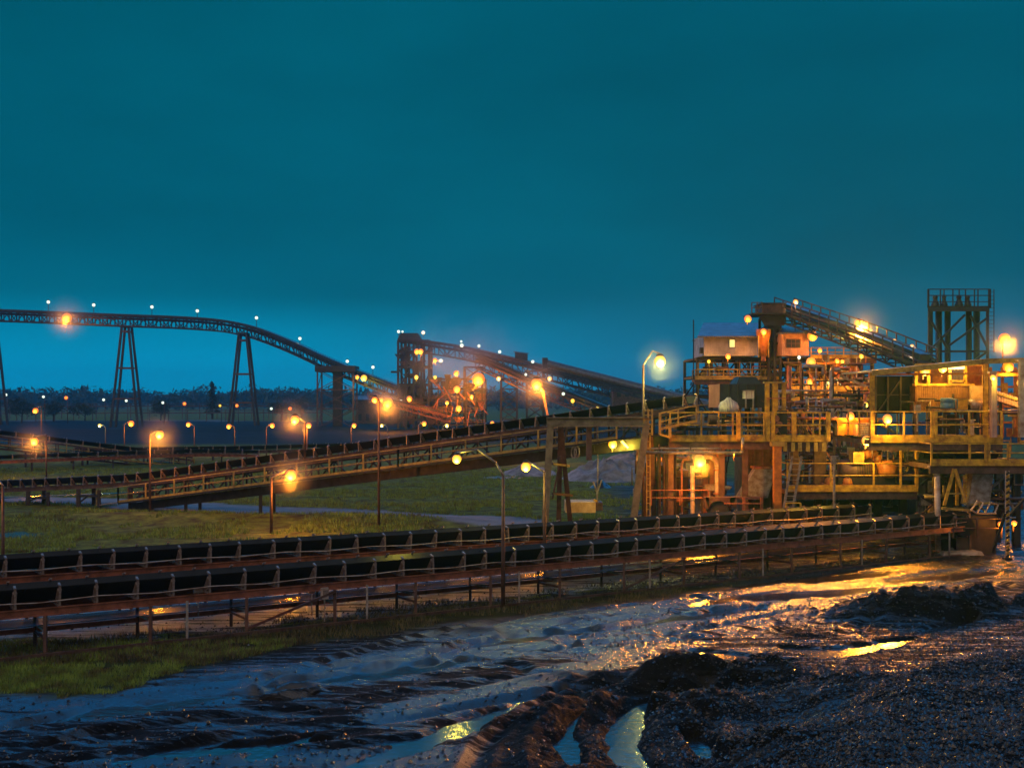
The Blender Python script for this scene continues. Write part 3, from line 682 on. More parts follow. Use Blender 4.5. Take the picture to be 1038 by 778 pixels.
add_rail(T, rp2, 1.0, 2.75, M['brown'], r=.025, toe=False)
st0 = up[0] + nrm(up[1]-up[0])*a1 + V((0,0,-1.5)); st1 = P(98, 512, 88); st1.z = .15
sm = MB()
for k in range(8):
    c = st0.lerp(st1, (k + .5) / 8); sm.beam(c + V((0,.0,0)), c + V((0, .8, 0)), .28, .04)
sm.build('stair', M['grey'], T); add_rail(T, [st1, st0], 1.12, 3, M['yellow_dull'], r=.035, pr=.05, toe=False)
for i, (p, d) in enumerate(path_sample([C3[0], C3[1], C3[2]], 4.6)):
    n = nrm(d)
    for sg in (1, -1):
        q = p + n*sg*(w3/2 + .1); MB().beam((q.x, q.y, -.1), (q.x, q.y, p.z - .42), .28, .18).build('leg', M['dark'], T)
        if sg > 0:
            e = q + d*1.9; MB().beam((q.x, q.y, p.z - .9), (e.x, e.y, p.z - .9), .14).beam((q.x, q.y, .3), (q.x + d.x*.9, q.y + d.y*.9, p.z - .9), .1).beam((e.x, e.y, -.1), (e.x, e.y, p.z-.42), .2).build('brace', M['dark'], T)
for f in (.22, .5):   # trestle legs below the truss
    p = up[0].lerp(up[1], f); 
    for sg in (1, -1):
        q = p + nrm(up[1]-up[0])*sg*(w3/2); MB().beam((q.x, q.y, -.2), (q.x, q.y, p.z - 2.1), .2).build('leg', M['dark'], T)
# round emblem plate on the truss
c = P(584, 458, 69.0); nn = nrm(up[2]-up[1]); ring = MB()
for dx in (-.10, .10):
    for k in range(16):
        a, b = 2*math.pi*k/16, 2*math.pi*(k+1)/16; dd_ = (up[2]-up[1]).normalized()
        ring.beam(c + dd_*(dx + .17*math.cos(a)) + V((0,0,.32*math.sin(a))) + nn*.1, c + dd_*(dx + .17*math.cos(b)) + V((0,0,.32*math.sin(b))) + nn*.1, .06, .08)
ring.build('emblem', M['grey'], T, label='pair of interlocking pale oval rings on the truss side')

# C4: low conveyors in the middle distance, left
C4 = [P(75, 458, 150), P(250, 455.5, 158), P(440, 450, 168)]
T = thing('belt_conveyor', 'distant low level belt conveyor in front of the coal yard', 'conveyor', (C4[0].x, C4[0].y, 0))
add_belt(T, C4, 1.5, .45, 4); add_idlers(T, C4, 1.7, idler_meshes(1.5, .45, .09), sub=False); add_stringers(T, C4, 1.5, -.5, -.15, M['brown'], .12)
for p, d in path_sample(C4, 4.5):
    MB().beam((p.x, p.y - .8, -.1), (p.x, p.y - .8, p.z - .45), .22).build('leg', M['dark'], T)
C4b = [P(-90, 430, 138), P(0, 440, 140), P(110, 454, 146), P(195, 464, 150)]
T = thing('inclined_conveyor', 'distant conveyor sloping down from the left edge with stepped handrails', 'conveyor', (C4b[0].x, C4b[0].y, 0))
add_belt(T, C4b, 1.5, .45, 4, ret=.9); add_idlers(T, C4b, 1.9, idler_meshes(1.5, .45, .09), sub=False)
truss_mb(C4b, .95, -.3, -1.7, 2.6, .16).build('truss', M['brown'], T)
a = 1.9; s = path_sample(C4b, 4); MB().sweep([(.95, -1.35), (a, -1.35), (a, -1.25), (.95, -1.25)], [p for p, d in s], [nrm(d) for p, d in s]).build('walkway_deck', M['dark'], T)
add_rail(T, [p + nrm(C4b[3]-C4b[0])*a + V((0,0,-1.25)) for p in C4b], 1.2, 2.6, M['yellow_dull'], r=.04, pr=.05)
for p, d in path_sample(C4b, 7)[:-1]:
    MB().beam((p.x, p.y - .9, -.1), (p.x, p.y - .9, p.z - 1.6), .2).beam((p.x, p.y + .9, -.1), (p.x, p.y + .9, p.z - 1.6), .2).build('leg', M['dark'], T)
C4c = [P(-60, 468, 128), P(20, 464, 131), P(195, 458, 146), P(260, 459, 152)]
T = thing('belt_conveyor', 'rusty low conveyor crossing below the distant sloping one at left', 'conveyor', (C4c[0].x, C4c[0].y, 0))
add_belt(T, C4c, 1.3, .35, 4); add_stringers(T, C4c, 1.3, -.5, -.2, M['rust'], .12)
add_idlers(T, C4c, 2.4, idler_meshes(1.3, .35, .09), sub=False)
for p, d in path_sample(C4c, 5): MB().beam((p.x, p.y - .7, -.1), (p.x, p.y - .7, p.z - .45), .16).build('leg', M['dark'], T)

# C5: overhead curved conveyor on A-frame trestles
def gallery(name, label, pts, hw, ht, panel, c, belt=True, mats=('dark', 'brown'), rail=True, wk=1.0, group='elevated conveyors beyond the coal yard', idl=None):
    T = thing(name, label, 'conveyor', (pts[0][0], pts[0][1], 0), group)
    truss_mb(pts, hw, ht/2, -ht/2, panel, c).build('truss', M[mats[0]], T)
    s = path_sample(pts, panel); ps = [p for p, d in s]; ns = [nrm(d) for p, d in s]
    MB().sweep([(-hw-wk, ht*.28), (hw+wk, ht*.28), (hw+wk, ht*.28+.12), (-hw-wk, ht*.28+.12)], ps, ns).build('walkway_deck', M[mats[0]], T)
    MB().sweep([(hw+.02, ht*.1), (hw+.08, ht*.1), (hw+.08, ht*.28), (hw+.02, ht*.28)], ps, ns).build('side_sheet', M[mats[0]], T)
    if belt: MB().sweep([(-hw*.6, ht/2 + .1), (hw*.6, ht/2 + .1), (hw*.6, ht/2 + .55), (-hw*.6, ht/2 + .55)], ps, ns).build('belt', M['rubber'], T)
    if rail:
        for sg in (1, -1):
            mb = MB()
            for h in (.6, 1.15): 
                q = [p + n*sg*(hw+wk-.05) + V((0,0,ht*.28 + h)) for p, n in zip(ps, ns)]
                for a, b in zip(q[:-1], q[1:]): mb.beam(a, b, .09)
            for p, n in zip(ps, ns): mb.beam(p + n*sg*(hw+wk-.05) + V((0,0,ht*.28)), p + n*sg*(hw+wk-.05) + V((0,0,ht*.28+1.15)), .09)
            mb.build('handrail', M[mats[1]], T)
    return T
def PP(l): return [P(*a) for a in l]
C5 = smooth_path(PP([(-140,317,362),(0,320,360),(110,325,357),(200,328,354),(245,333,352),(290,349,349),(342,374,345),(415,402,338),(440,411,336)]), 2)
gallery('overhead_conveyor', 'long overhead conveyor gallery curving down on A shaped trestles', C5, 1.6, 3.0, 2.4, .42, mats=('dark','dark'))
def trestle(label, px, pytop, Y, wt, wb, bars, dep=3.0):
    x = XZ(px, Y); zt = ZZ(pytop, Y); T = thing('trestle', label, 'trestle', (x, Y, 0), 'A shaped trestles under the overhead conveyor')
    for dy in (-dep/2, dep/2):
        for sg in (-1, 1): MB().beam((x + sg*wb, Y + dy*1.6, -.3), (x + sg*wt, Y + dy, zt), .62, .6).build('leg', M['dark'], T)
        for py in bars:
            z = ZZ(py, Y); f = z / zt; hw = wb + (wt - wb) * f
            MB().beam((x - hw, Y + dy*(1.6-.6*f), z), (x + hw, Y + dy*(1.6-.6*f), z), .5).build('cross_member', M['brown'], T)
    MB().beam((x-wt-.3, Y, zt), (x+wt+.3, Y, zt), dep+1, .5).build('cap', M['dark'], T)
trestle('tall A shaped trestle at left under the overhead conveyor', 128.5, 331, 357, 1.0, 4.1, (336, 373, 404))
trestle('second A shaped trestle where the overhead conveyor starts to bend down', 247, 338, 351, 1.1, 4.0, (345, 379, 408))
trestle('A shaped trestle cut off by the left edge of the view', -9, 327, 360, 1.0, 4.1, (336, 373, 404))
def lattice(label, px0, px1, pyt, pyb, Y, dep, n, name='support_tower', c=.4, mname='brown', group='lattice supports of the far conveyors'):
    x0, x1 = XZ(px0, Y), XZ(px1, Y); zt = ZZ(pyt, Y); T = thing(name, label, 'support tower', ((x0+x1)/2, Y, 0), group)
    for y in (Y - dep/2, Y + dep/2):
        for x in (x0, x1): MB().beam((x, y, -.3), (x, y, zt), c).build('leg', M[mname], T)
    mb = MB()
    for y in (Y - dep/2, Y + dep/2):
        for k in range(n):
            a, b = zt*k/n, zt*(k+1)/n
            mb.beam((x0, y, b), (x1, y, b), c*.6); mb.beam((x0, y, a), (x1, y, b), c*.45); mb.beam((x1, y, a), (x0, y, b), c*.45)
    for x in (x0, x1):
        for k in range(n): mb.beam((x, Y-dep/2, zt*k/n), (x, Y+dep/2, zt*(k+1)/n), c*.45).beam((x, Y-dep/2, zt*(k+1)/n), (x, Y+dep/2, zt*(k+1)/n), c*.5)
    mb.build('bracing', M[mname], T); return T
T = lattice('lattice tower with dark central shaft under the overhead conveyor', 324, 360, 376, 430, 344, 8, 3, c=.42)
MB().beam((XZ(342.5,344), 344, 0), (XZ(342.5,344), 344, ZZ(374,344)), 2.6, 2.4).build('shaft', M['dark'], T)
MB().box(XZ(322,344), 339, ZZ(377,344), XZ(362,344), 349, ZZ(371,344)).build('platform', M['dark'], T)
lattice('narrow lattice support left of the leaning lamp post', 471, 489, 372, 430, 325, 6, 5, c=.5, mname='dark')
lattice('lattice support between the two big orange lamps', 508, 524, 384, 430, 318, 6, 5, c=.5, mname='dark')
lattice('lattice support right of the right big orange lamp', 534, 551, 376, 430, 315, 6, 5, c=.5, mname='dark')

# C6, C7, C8 beyond
gallery('overhead_conveyor', 'long open truss conveyor sloping down right from the transfer tower', PP([(412,349,330),(470,358,325),(520,370,318),(580,385,310),(630,398,302),(700,416,292)]), 1.6, 3.1, 3.0, .36)
gallery('overhead_conveyor', 'lower dark conveyor sloping down behind the lattice supports', PP([(486,367,322),(540,391,312),(600,414,302),(640,430,296)]), 1.7, 3.3, 3.4, .36, mats=('brown','dark'))
T = thing('covered_conveyor', 'smooth grey covered gallery sloping down right against the sky', 'conveyor', tuple(P(553,367,290)*1), 'elevated conveyors beyond the coal yard')
pp = PP([(553,368,290),(600,380,282),(690,403,268),(760,421,258)]); s = path_sample(pp, 6)
prof = [(1.0*math.cos(t_), 1.0*math.sin(t_)) for t_ in [2*math.pi*k/12 for k in range(12)]]
MB().sweep(prof, [p for p, d in s], [nrm(d) for p, d in s]).build('cover', M['roof'], T)
truss_mb(pp, 1.2, -1.45, -2.3, 3, .22).build('truss', M['dark'], T)
MB().box(pp[0].x-.8, 288.6, pp[0].z-1.3, pp[0].x+.5, 291.4, pp[0].z+1.3).build('head_hood', M['dark'], T)
# transfer house where C6 meets the covered gallery
T = thing('transfer_house', 'dark block house where the two far galleries meet', 'building', (XZ(638,300), 300, 0))
x0, x1 = XZ(620,300), XZ(656,300); zt = ZZ(394,300)
MB().box(x0, 296, ZZ(412,300), x1, 304, zt).build('wall', M['brown'], T)
for x in (x0+.4, x1-.4):
    for y in (296.4, 303.6): MB().beam((x, y, 0), (x, y, ZZ(412,300)), .4).build('leg', M['dark'], T)
MB().box(x0-.5, 295.5, zt+.003, x1+.5, 304.5, zt+.3).build('roof', M['roof'], T)
for i in range(4): MB().box(x0+1+i*2, 295.9, zt-2, x0+2+i*2, 295.99, zt-1).build('window', M['glass'], T)
T = thing('winch_hut', 'tiny dark hut perched on the truss conveyor', 'hut', tuple(P(528,366,318)), None)
c = P(528,361,318); MB().hexa([c+V((-1.6,-1.2,-1.1)), c+V((1.8,-1.2,-1.6)), c+V((1.8,1.2,-1.6)), c+V((-1.6,1.2,-1.1)), c+V((-1.6,-1.2,1.1)), c+V((1.8,-1.2,.6)), c+V((1.8,1.2,.6)), c+V((-1.6,1.2,1.1))]).build('wall', M['dark'], T)
MB().beam(c+V((-2,0,1.25)), c+V((2.2,0,.72)), 2.9, .15).build('roof', M['roof'], T)
for dx in (-1.4, 1.5): MB().beam(c+V((dx,-1,-1)), c+V((dx,-1,-2.6)), .2).build('leg', M['dark'], T)

# far transfer tower and its crusher plant (x 402-520)
def frame_tower(T, x0, x1, y0, y1, levels, cols, c, mname, mrail=None, railh=1.2, diag=True, seed=1, plates=0):
    r_ = random.Random(seed); zt = levels[-1]
    xs = [x0 + (x1-x0)*k/(cols-1) for k in range(cols)]
    for x in xs:
        for y in (y0, y1): MB().beam((x, y, 0 if levels[0] >= 0 else levels[0]), (x, y, zt), c).build('column', M[mname], T)
    mb = MB(); prev = 0
    for z in levels:
        for y in (y0, y1): mb.beam((x0, y, z), (x1, y, z), c*.8, c)
        for x in xs: mb.beam((x, y0, z), (x, y1, z), c*.7)
        if diag:
            for a, b in zip(xs[:-1], xs[1:]):
                if r_.random() < .55:
                    if r_.random() < .5: mb.beam((a, y0, prev), (b, y0, z), c*.5)
                    else: mb.beam((b, y0, prev), (a, y0, z), c*.5)
                if r_.random() < .5: mb.beam((a, y1, prev), (b, y1, z), c*.5)
        prev = z
    mb.build('floor_beams', M[mname], T)
    for z in levels[:-1] if len(levels) > 1 else levels:
        MB().box(x0, y0+c, z+c*.5, x1, y1-c, z+c*.5+.05).build('floor_grating', M['mesh'], T)
        if mrail: add_rail(T, [(x0, y0-.35, z+c*.5), (x1, y0-.35, z+c*.5)], railh, 1.8, M[mrail], r=.035 if c < .3 else .07, toe=False)
T = thing('transfer_tower', 'tall dark steel transfer tower at the head of the far truss conveyor', 'tower', (XZ(420,332), 332, 0))
lv = [ZZ(p, 332) for p in (425, 408, 390, 372, 357, 346)]
frame_tower(T, XZ(405,332), XZ(436,332), 328, 338, lv, 5, .62, 'dark', 'brown', seed=3)
r_ = random.Random(31)
for k in range(26):
    c = P(r_.uniform(406, 436), r_.uniform(352, 428), r_.uniform(328, 336)); w, h = r_.uniform(.8, 2.2), r_.uniform(.6, 2.0); MB().hexa([c+V((-w*.4,-1,-h)), c+V((w*.4,-1,-h)), c+V((w*.4,1,-h)), c+V((-w*.4,1,-h)), c+V((-w,-1,h*.6)), c+V((w,-1,h*.6)), c+V((w,1,h*.6)), c+V((-w,1,h*.6))]).build('chute', M[r_.choice(['dark','dark','brown'])], T)
MB().box(XZ(407,332), 330, ZZ(372,332), XZ(415,332), 335, ZZ(352,332)).build('wall', M['dark'], T)
for q in range(8): MB().beam(P(406+q*3.5,350+q*5,327.6), P(413+q*3,362+q*7,327.6), .35).build('brace', M['dark'], T)
MB().hexa([(XZ(404,332),328,lv[-1]+.3),(XZ(428,332),328,lv[-1]+.3),(XZ(428,332),337,lv[-1]+.3),(XZ(404,332),337,lv[-1]+.3),(XZ(407,332),329,lv[-1]+2.2),(XZ(424,332),329,lv[-1]+2.2),(XZ(424,332),336,lv[-1]+2.2),(XZ(407,332),336,lv[-1]+2.2)]).build('head_house', M['dark'], T)
MB().box(XZ(398,332), 327, ZZ(378,332), XZ(404,332), 331, ZZ(377,332)+.2).build('balcony', M['dark'], T)
T = thing('crusher_plant', 'cluttered orange lit steel plant beside the transfer tower', 'plant', (XZ(470,322), 322, 0))
frame_tower(T, XZ(436,322), XZ(492,322), 317, 330, [ZZ(p, 322) for p in (430, 418, 406, 394, 384)], 7, .3, 'dark', 'brown', seed=8)
r_ = random.Random(4)
for k in range(34):
    px = r_.uniform(437, 488); py = r_.uniform(382, 430); c = P(px, py, r_.uniform(316, 328)); w, h = r_.uniform(.7, 2.0), r_.uniform(.6, 1.8)
    if px > 470 and py < 385: continue
    MB().hexa([c+V((-w*.3,-1,-h)), c+V((w*.3,-1,-h)), c+V((w*.3,1,-h)), c+V((-w*.3,1,-h)), c+V((-w,-1,h*.5)), c+V((w,-1,h*.5)), c+V((w,1,h*.5)), c+V((-w,1,h*.5))]).build('chute', M[r_.choice(['rust','brown','dark','dark','orange'])], T)
for k in range(14):
    a = P(r_.uniform(438, 488), r_.uniform(385, 422), 315.5); b = a + V((r_.uniform(-3, 3), 0, r_.uniform(-4, -2))); MB().beam(a, b, .24).build('brace', M['rust'], T)
lam = [P(453, 352, 322)]
T = thing('sheds', 'low dim sheds behind the lamp cluster left of the plant', 'shed', (XZ(375,400), 400, 0)); T.name = 'yard_shed'
MB().box(XZ(362,400), 396, 0, XZ(404,400), 404, ZZ(405,400)).build('wall', M['brown'], T)
MB().hexa([(XZ(360,400),395,ZZ(405,400)+.01),(XZ(406,400),395,ZZ(405,400)+.01),(XZ(406,400),405,ZZ(405,400)+.01),(XZ(360,400),405,ZZ(405,400)+.01),(XZ(360,400),399,ZZ(401,400)),(XZ(406,400),399,ZZ(401,400)),(XZ(406,400),401,ZZ(401,400)),(XZ(360,400),401,ZZ(401,400))]).build('roof', M['roof'], T)
for k in range(5): MB().box(XZ(365+k*7.5,400), 395.9, 1, XZ(368+k*7.5,400), 395.98, 3.2).build('door' if k == 2 else 'window', M['glass'], T)
# small yard conveyor between lamp cluster and plant
gallery('overhead_conveyor', 'low lit conveyor running from the lamp cluster to the crusher plant', PP([(376,404,318),(410,412,315),(455,424,312)]), 1.2, 1.6, 2.6, .28, mats=('rust','rust'))
# far pipe rack / fence lines beyond the coal yard
for i, (py0, py1, Y, lab) in enumerate([(412, 411, 480, 'thin far conveyor line below the tree belt at left'), (419, 418, 440, 'dark rail line behind the coal yard at left')]):
    a, b = P(-60, py0, Y), P(325, py1, Y); T = thing('ground_conveyor', lab, 'conveyor', (a.x, a.y, 0))
    MB().beam(a, b, .8, .35).build('belt', M['brown'], T); MB().beam(a + V((0,0,1)), b + V((0,0,1)), .15).build('handrail', M['brown'], T)
    mb = MB()
    for p, d in path_sample([a, b], 7): MB().beam((p.x, p.y, 0), (p.x, p.y, p.z + 1), .25).build('leg', M['brown'], T)

# ------------------------------------------------------------ portal frame
T = thing('portal_gantry', 'weathered grey portal frame straddling the rising conveyor', 'frame', (XZ(605,66), 66, 0))
MB().ibeam(P(554,427.5,65), P(657,427.5,65), .42, .52, .05).build('cross_beam', M['timber'], T)
for a, b, mm in ((P(558,430,65), P(551,524,65), 'timber'), (P(655,430,65), P(638,536,64.5), 'timber')):
    b = V((b.x, b.y, -.2)) + (b - a) * .0; MB().ibeam(a, b, .36, .36, .05).build('leg', M[mm], T)
for px0, px1, pxt in ((568, 578, 568), (656, 662, 659)):
    for q in (px0, px1):
        t_ = P(pxt, 430, 66.6); b = P(q + (2 if q == px1 else -2), 520, 68.5); b.z = -.2; MB().ibeam(t_, b, .26, .26, .04).build('leg', M['brown'], T)
MB().beam(P(560,470,66), P(577,472,67.5), .12).beam(P(560,500,66), P(580,502,67.5), .12).beam(P(575,432,67), P(560,505,67), .1).build('brace', M['brown'], T)
MB().beam(P(597,430,65.2), P(597,466,65.2), .3).build('hanger', M['brown'], T)
# yellow counterweight with chain
T = thing('counterweight_box', 'dull yellow steel counterweight box hanging below the portal', 'counterweight', tuple(P(590,517,70)))
a, b = P(573,508,69.5), P(606,517,70.5)
MB().hexa([V((a.x,69,b.z)), V((a.x+1.75,69,b.z)), V((a.x+1.75,71,b.z)), V((a.x,71,b.z)), V((a.x,69,a.z)), V((a.x+1.75,69,a.z)), V((a.x+1.75,71,a.z)), V((a.x,71,a.z))]).build('weight', M['cream'], T)
MB().box(a.x+1.76, 69.3, b.z+.1, b.x+.2, 70.8, a.z-.05).build('frame', M['brown'], T)
MB().tube(P(603,508,69.3), P(604,506,69.3), .12).build('cap', M['yellow'], T)
ch = MB()
c0, c1_ = P(605,490,69.5), P(606,508,69.5)
for a, b in ((P(601,488,69.5), P(606,500,69.5)), (P(610,486,69.5), P(605,500,69.5)), (P(605,500,69.5), P(606,510,69.5))): ch.tube(a, b, .05)
ch.tube(P(606,500,69.5), P(606,430,69.5), .03); ch.build('chain', M['grey'], T)

# ============================================================ THE PLANT AT THE RIGHT
def bx(px0, pyt, px1, pyb, Y0, Y1): return (XZ(px0,Y0), Y0, ZZ(pyb,Y0), XZ(px1,Y0), Y1, ZZ(pyt,Y0))
def platform(label, px0, px1, pyrail, pydeck, Y, dep, col='yellow', sp=2.2, left=True, right=True, mids=1, fascia=.22, cat='platform', posts_below=(), group='yellow railed platforms of the plant', back=True):
    x0, x1 = XZ(px0, Y), XZ(px1, Y); zd = ZZ(pydeck, Y); h = ZZ(pyrail, Y) - zd
    T = thing('steel_platform', label, cat, ((x0+x1)/2, Y, 0), group)
    MB().box(x0, Y, zd-.06, x1, Y+dep, zd).build('deck', M['mesh'], T)
    MB().box(x0-.05, Y-.12, zd-fascia, x1+.05, Y-.02, zd+.04).build('edge_beam', M[col], T)
    MB().box(x0-.05, Y+.02, zd-fascia-.42, x1+.05, Y+.26, zd-.07).build('support_beam', M['brown'], T)
    mb = MB(); k = max(2, int((x1-x0)/2.2))
    for i in range(k+1):
        x = x0 + (x1-x0)*i/k; mb.beam((x, Y+.27, zd-.25), (x, Y+dep, zd-.25), .12, .25)
    mb.build('joist', M['brown'], T)
    add_rail(T, [(x0, Y-.05, zd), (x1, Y-.05, zd)], h, sp, M[col], r=.038, pr=.045, mids=mids)
    if back: add_rail(T, [(x0, Y+dep, zd), (x1, Y+dep, zd)], h, sp, M[col], r=.03, toe=False)
    if left: add_rail(T, [(x0, Y, zd), (x0, Y+dep, zd)], h, sp, M[col], r=.035, toe=False)
    if right: add_rail(T, [(x1, Y, zd), (x1, Y+dep, zd)], h, sp, M[col], r=.035, toe=False)
    for px in posts_below:
        x = XZ(px, Y); MB().ibeam((x, Y+.5, -.3), (x, Y+.5, zd-.5), .3, .3, .04).build('column', M['brown'], T)
    return T, x0, x1, zd

# -- main yellow platform in front
T, x0, x1, zd = platform('long yellow railed platform above the curved pipe', 679, 838, 418, 443.5, 66, 4.5, sp=1.75, posts_below=(681, 733, 757))
for px in (795, 803, 810, 818, 826, 834): MB().box(XZ(px,66)-.10, 65.75, zd-.75, XZ(px,66)+.10, 65.86, zd-.25).build('hanger_plate', M['yellow_dull'], T)
for px in (748, 778, 783, 804, 839): MB().box(XZ(px,66)-.11, 65.80, zd-.2, XZ(px,66)+.11, 65.93, zd+1.42).build('rail_post', M['yellow'], T)
# slanted rail at left end
T = thing('stair_rail', 'yellow slanting rail cage where the rising belt enters the platform', 'railing', (XZ(672,65.5), 65.5, ZZ(443,65.5)))
a = P(669,420,65.4); b = P(708,413,65.4)
add_rail(T, [V((a.x,65.4,ZZ(436,65.4))), V((XZ(706,65.4),65.4,ZZ(428,65.4)))], .95, 1.0, M['yellow_dull'], r=.035)
MB().beam(P(669,418,65.4), P(669,440,65.4), .14).beam(P(679,424,65.5), P(679,443,65.5), .16).beam(P(669,440,65.4), P(679,443,65.5), .1).build('end_post', M['yellow_dull'], T)
# ladder cage on portal right leg
T = thing('caged_ladder', 'yellow caged ladder beside the right portal leg', 'ladder', (XZ(660,65.2), 65.2, 0))
mb = MB()
for px in (652.5, 657, 661): mb.beam(P(px,414,65), P(px,441,65), .09)
for k in range(6): mb.beam(P(652.5,416+k*4.6,65), P(661,416+k*4.6,65), .06)
mb.build('cage', M['yellow_dull'], T); mb = MB()
for px in (655.5, 659): mb.beam(P(px,440,65.3), V((XZ(px,65.3),65.3,.4)), .06)
for k in range(16): mb.beam((XZ(655.5,65.3),65.3,.6+.34*k), (XZ(659,65.3),65.3,.6+.34*k), .04)
mb.build('ladder', M['yellow_dull'], T)
T = thing('pipe_stand', 'cluster of thin upright pipes left of the curved pipe', 'pipes', (XZ(670,68), 68, 0))
for px, w in ((664,.09),(668,.12),(673,.09),(677,.16),(684,.1)): MB().tube((XZ(px,68),68,0), (XZ(px,68),68,ZZ(446,68)), w, 8).build('pipe', M['brown'], T)
# grey pipe below platform
T = thing('pipe_run', 'pale horizontal pipe slung under the yellow platform', 'pipe', (XZ(710,65.2), 65.2, ZZ(457,65.2)))
MB().path([P(654,458.5,65.2), P(751,458.5,65.2), P(752.5,457,65.2), P(753,443,65.2)], .09, 10).build('pipe', M['grey'], T, True)
MB().path([P(654,454.5,65.5), P(731,454.5,65.5)], .06, 8).build('thin_pipe', M['pale'], T, True)
for px in (668, 700, 731): MB().beam(P(px,450,65.35), P(px,460,65.35), .06).build('hanger', M['brown'], T)
# arched pipe
T = thing('curved_pipe', 'thick pale pipe curving over like a walking stick beside the orange lamp', 'pipe', (XZ(727,67), 67, 0))
pts = [P(727.5,512,67), P(727.5,474,67)] + [P(717 + 10.5*math.cos(a), 472 - 10*math.sin(a), 67) for a in [R(x) for x in range(10, 100, 10)]] + [P(702,462,67)]
MB().path(pts, .17, 12).build('pipe', M['pale'], T, True)
for p in (P(727.5,500,67), P(727.5,476,67)): MB().tube(p + V((0,0,-.05)), p + V((0,0,.05)), .26, 12).build('flange', M['rust'], T)
T = thing('vent_pipe', 'slim upright pale pipe directly under the orange lamp', 'pipe', (XZ(702,66.5), 66.5, 0))
MB().tube((XZ(702,66.5),66.5,0), P(702,472,66.5), .13, 10).build('pipe', M['pale'], T, True)
MB().path([(XZ(691,66.8),66.8,.5), P(691,470,66.8), P(693,466,66.8), P(700,465,66.8)], .06, 8).build('side_pipe', M['rust'], T, True)
# rust panels / vessels beneath
def panelled(name, label, cat, px0, pyt, px1, pyb, Y0, Y1, m, ribs=3, ground=False, group=None):
    X0, Ya, Z0, X1, Yb, Z1 = bx(px0, pyt, px1, pyb, Y0, Y1)
    if ground: Z0 = -.2
    T = thing(name, label, cat, ((X0+X1)/2, Y0, Z0), group); MB().box(X0, Ya, Z0, X1, Yb, Z1).build('shell', M[m], T)
    for k in range(ribs+1):
        x = X0 + (X1-X0)*k/ribs; MB().box(x-.05, Ya-.08, Z0, x+.05, Ya-.003, Z1).build('rib', M['brown'], T)
    MB().box(X0-.06, Ya-.12, Z1+.003, X1+.06, Yb+.1, Z1+.1).build('top_plate', M['brown'], T); return T
panelled('steel_bin', 'rust red steel bin standing behind the orange lamp', 'bin', 712, 452, 731, 505, 70, 73, 'rust', 3, True)
panelled('steel_bin', 'tall rusty bin right of the curved pipe under the platform', 'bin', 756, 455, 782, 500, 69.5, 73, 'brown', 3, True)
panelled('steel_bin', 'low brown cabinet left of the slim upright pipe', 'bin', 682, 478, 697, 520, 70.5, 72, 'brown', 2, True)
# grey chute trapezoid
T = thing('chute', 'dim grey funnel shaped chute below the tall rusty bin', 'chute', tuple(P(768,500,68.4)))
c = P(768,488,68.4); 
MB().hexa([c+V((-1.2,-.4,-.9)), c+V((.5,-.4,-.9)), c+V((.5,.5,-.9)), c+V((-1.2,.5,-.9)), c+V((-.2,-.4,.75)), c+V((1.0,-.4,.75)), c+V((1.0,.5,.75)), c+V((-.2,.5,.75))]).build('body', M['grey'], T)
MB().box(c.x-.3, c.y-.5, c.z+.76, c.x+1.1, c.y+.6, c.z+.9).build('flange', M['rust'], T)
# arch guard machine
T = thing('drive_guard', 'rust brown guard with arched opening over a dark drum', 'machine', (XZ(745,65), 65, 0))
cx, cz = XZ(729,65), ZZ(515,65); mb = MB(); prev = None
for k in range(13):
    a = math.pi*k/12; p = V((cx + .58*math.cos(a), 64.9, cz + .42*math.sin(a)))
    q = V((cx + .95 - 1.75*k/12, 64.9, ZZ(503.5,65)))
    if prev: mb.hexa([prev[0], p, p+V((0,.6,0)), prev[0]+V((0,.6,0)), prev[1], q, q+V((0,.6,0)), prev[1]+V((0,.6,0))])
    prev = (p, q)
mb.box(cx+.58, 64.9, cz, cx+.95, 65.5, ZZ(503.5,65)-.004).box(cx-.8, 64.9, cz, cx-.58, 65.5, ZZ(503.5,65)-.004).build('arched_plate', M['brown'], T)
MB().tube((cx, 65, cz-.1), (cx, 66.4, cz-.1), .5, 16).build('drum', M['dark'], T)
MB().box(XZ(747,65), 64.95, ZZ(506,65), XZ(772,65), 65.5, ZZ(503.5,65)).build('top_beam', M['brown'], T)
for px in (754, 772): MB().beam(P(px,504,64.9), P(px,524,64.9), .14).build('post', M['rust'], T)
MB().beam(P(734,510,64.8), P(772,510,64.8), .07).beam(P(754,517,64.8), P(772,517,64.8), .07).build('handrail', M['rust'], T)
add_rail(thing('railing', 'low rusty handrail left of the arched guard', 'railing', (XZ(680,66.2), 66.2, ZZ(515,66.2))), [P(660,512,66.2), P(718,512,66.2)], .85, 1.5, M['rust'], toe=False)
# big front column and stack of channels
T = thing('steel_column', 'thick rust orange column rising to the yellow platform', 'column', (XZ(787.5,65.5), 65.5, 0))
MB().box(XZ(784,65.5), 65.3, -.3, XZ(791.5,65.5), 65.7, ZZ(452,65.5)).build('shaft', M['orange'], T)
MB().box(XZ(781,65.5), 65.2, ZZ(452,65.5)+.002, XZ(794,65.5), 65.75, ZZ(447.5,65.5)).build('cap_plate', M['yellow_dull'], T)
T = thing('column_group', 'three yellow upright channels standing on the platform beside the black tank', 'column', (XZ(786,67), 67, ZZ(443,67)))
for px, w in ((777.5, 4), (785.5, 5.5), (794.5, 3.6)): MB().ibeam(P(px,443,67), P(px,388.5,67), w*.056, .26, .04, up=V((0,1,0))).build('channel', M['yellow'], T)
MB().box(XZ(774,67), 66.8, ZZ(388.4,67), XZ(798,67), 67.3, ZZ(386.8,67)).build('cap', M['yellow_dull'], T)
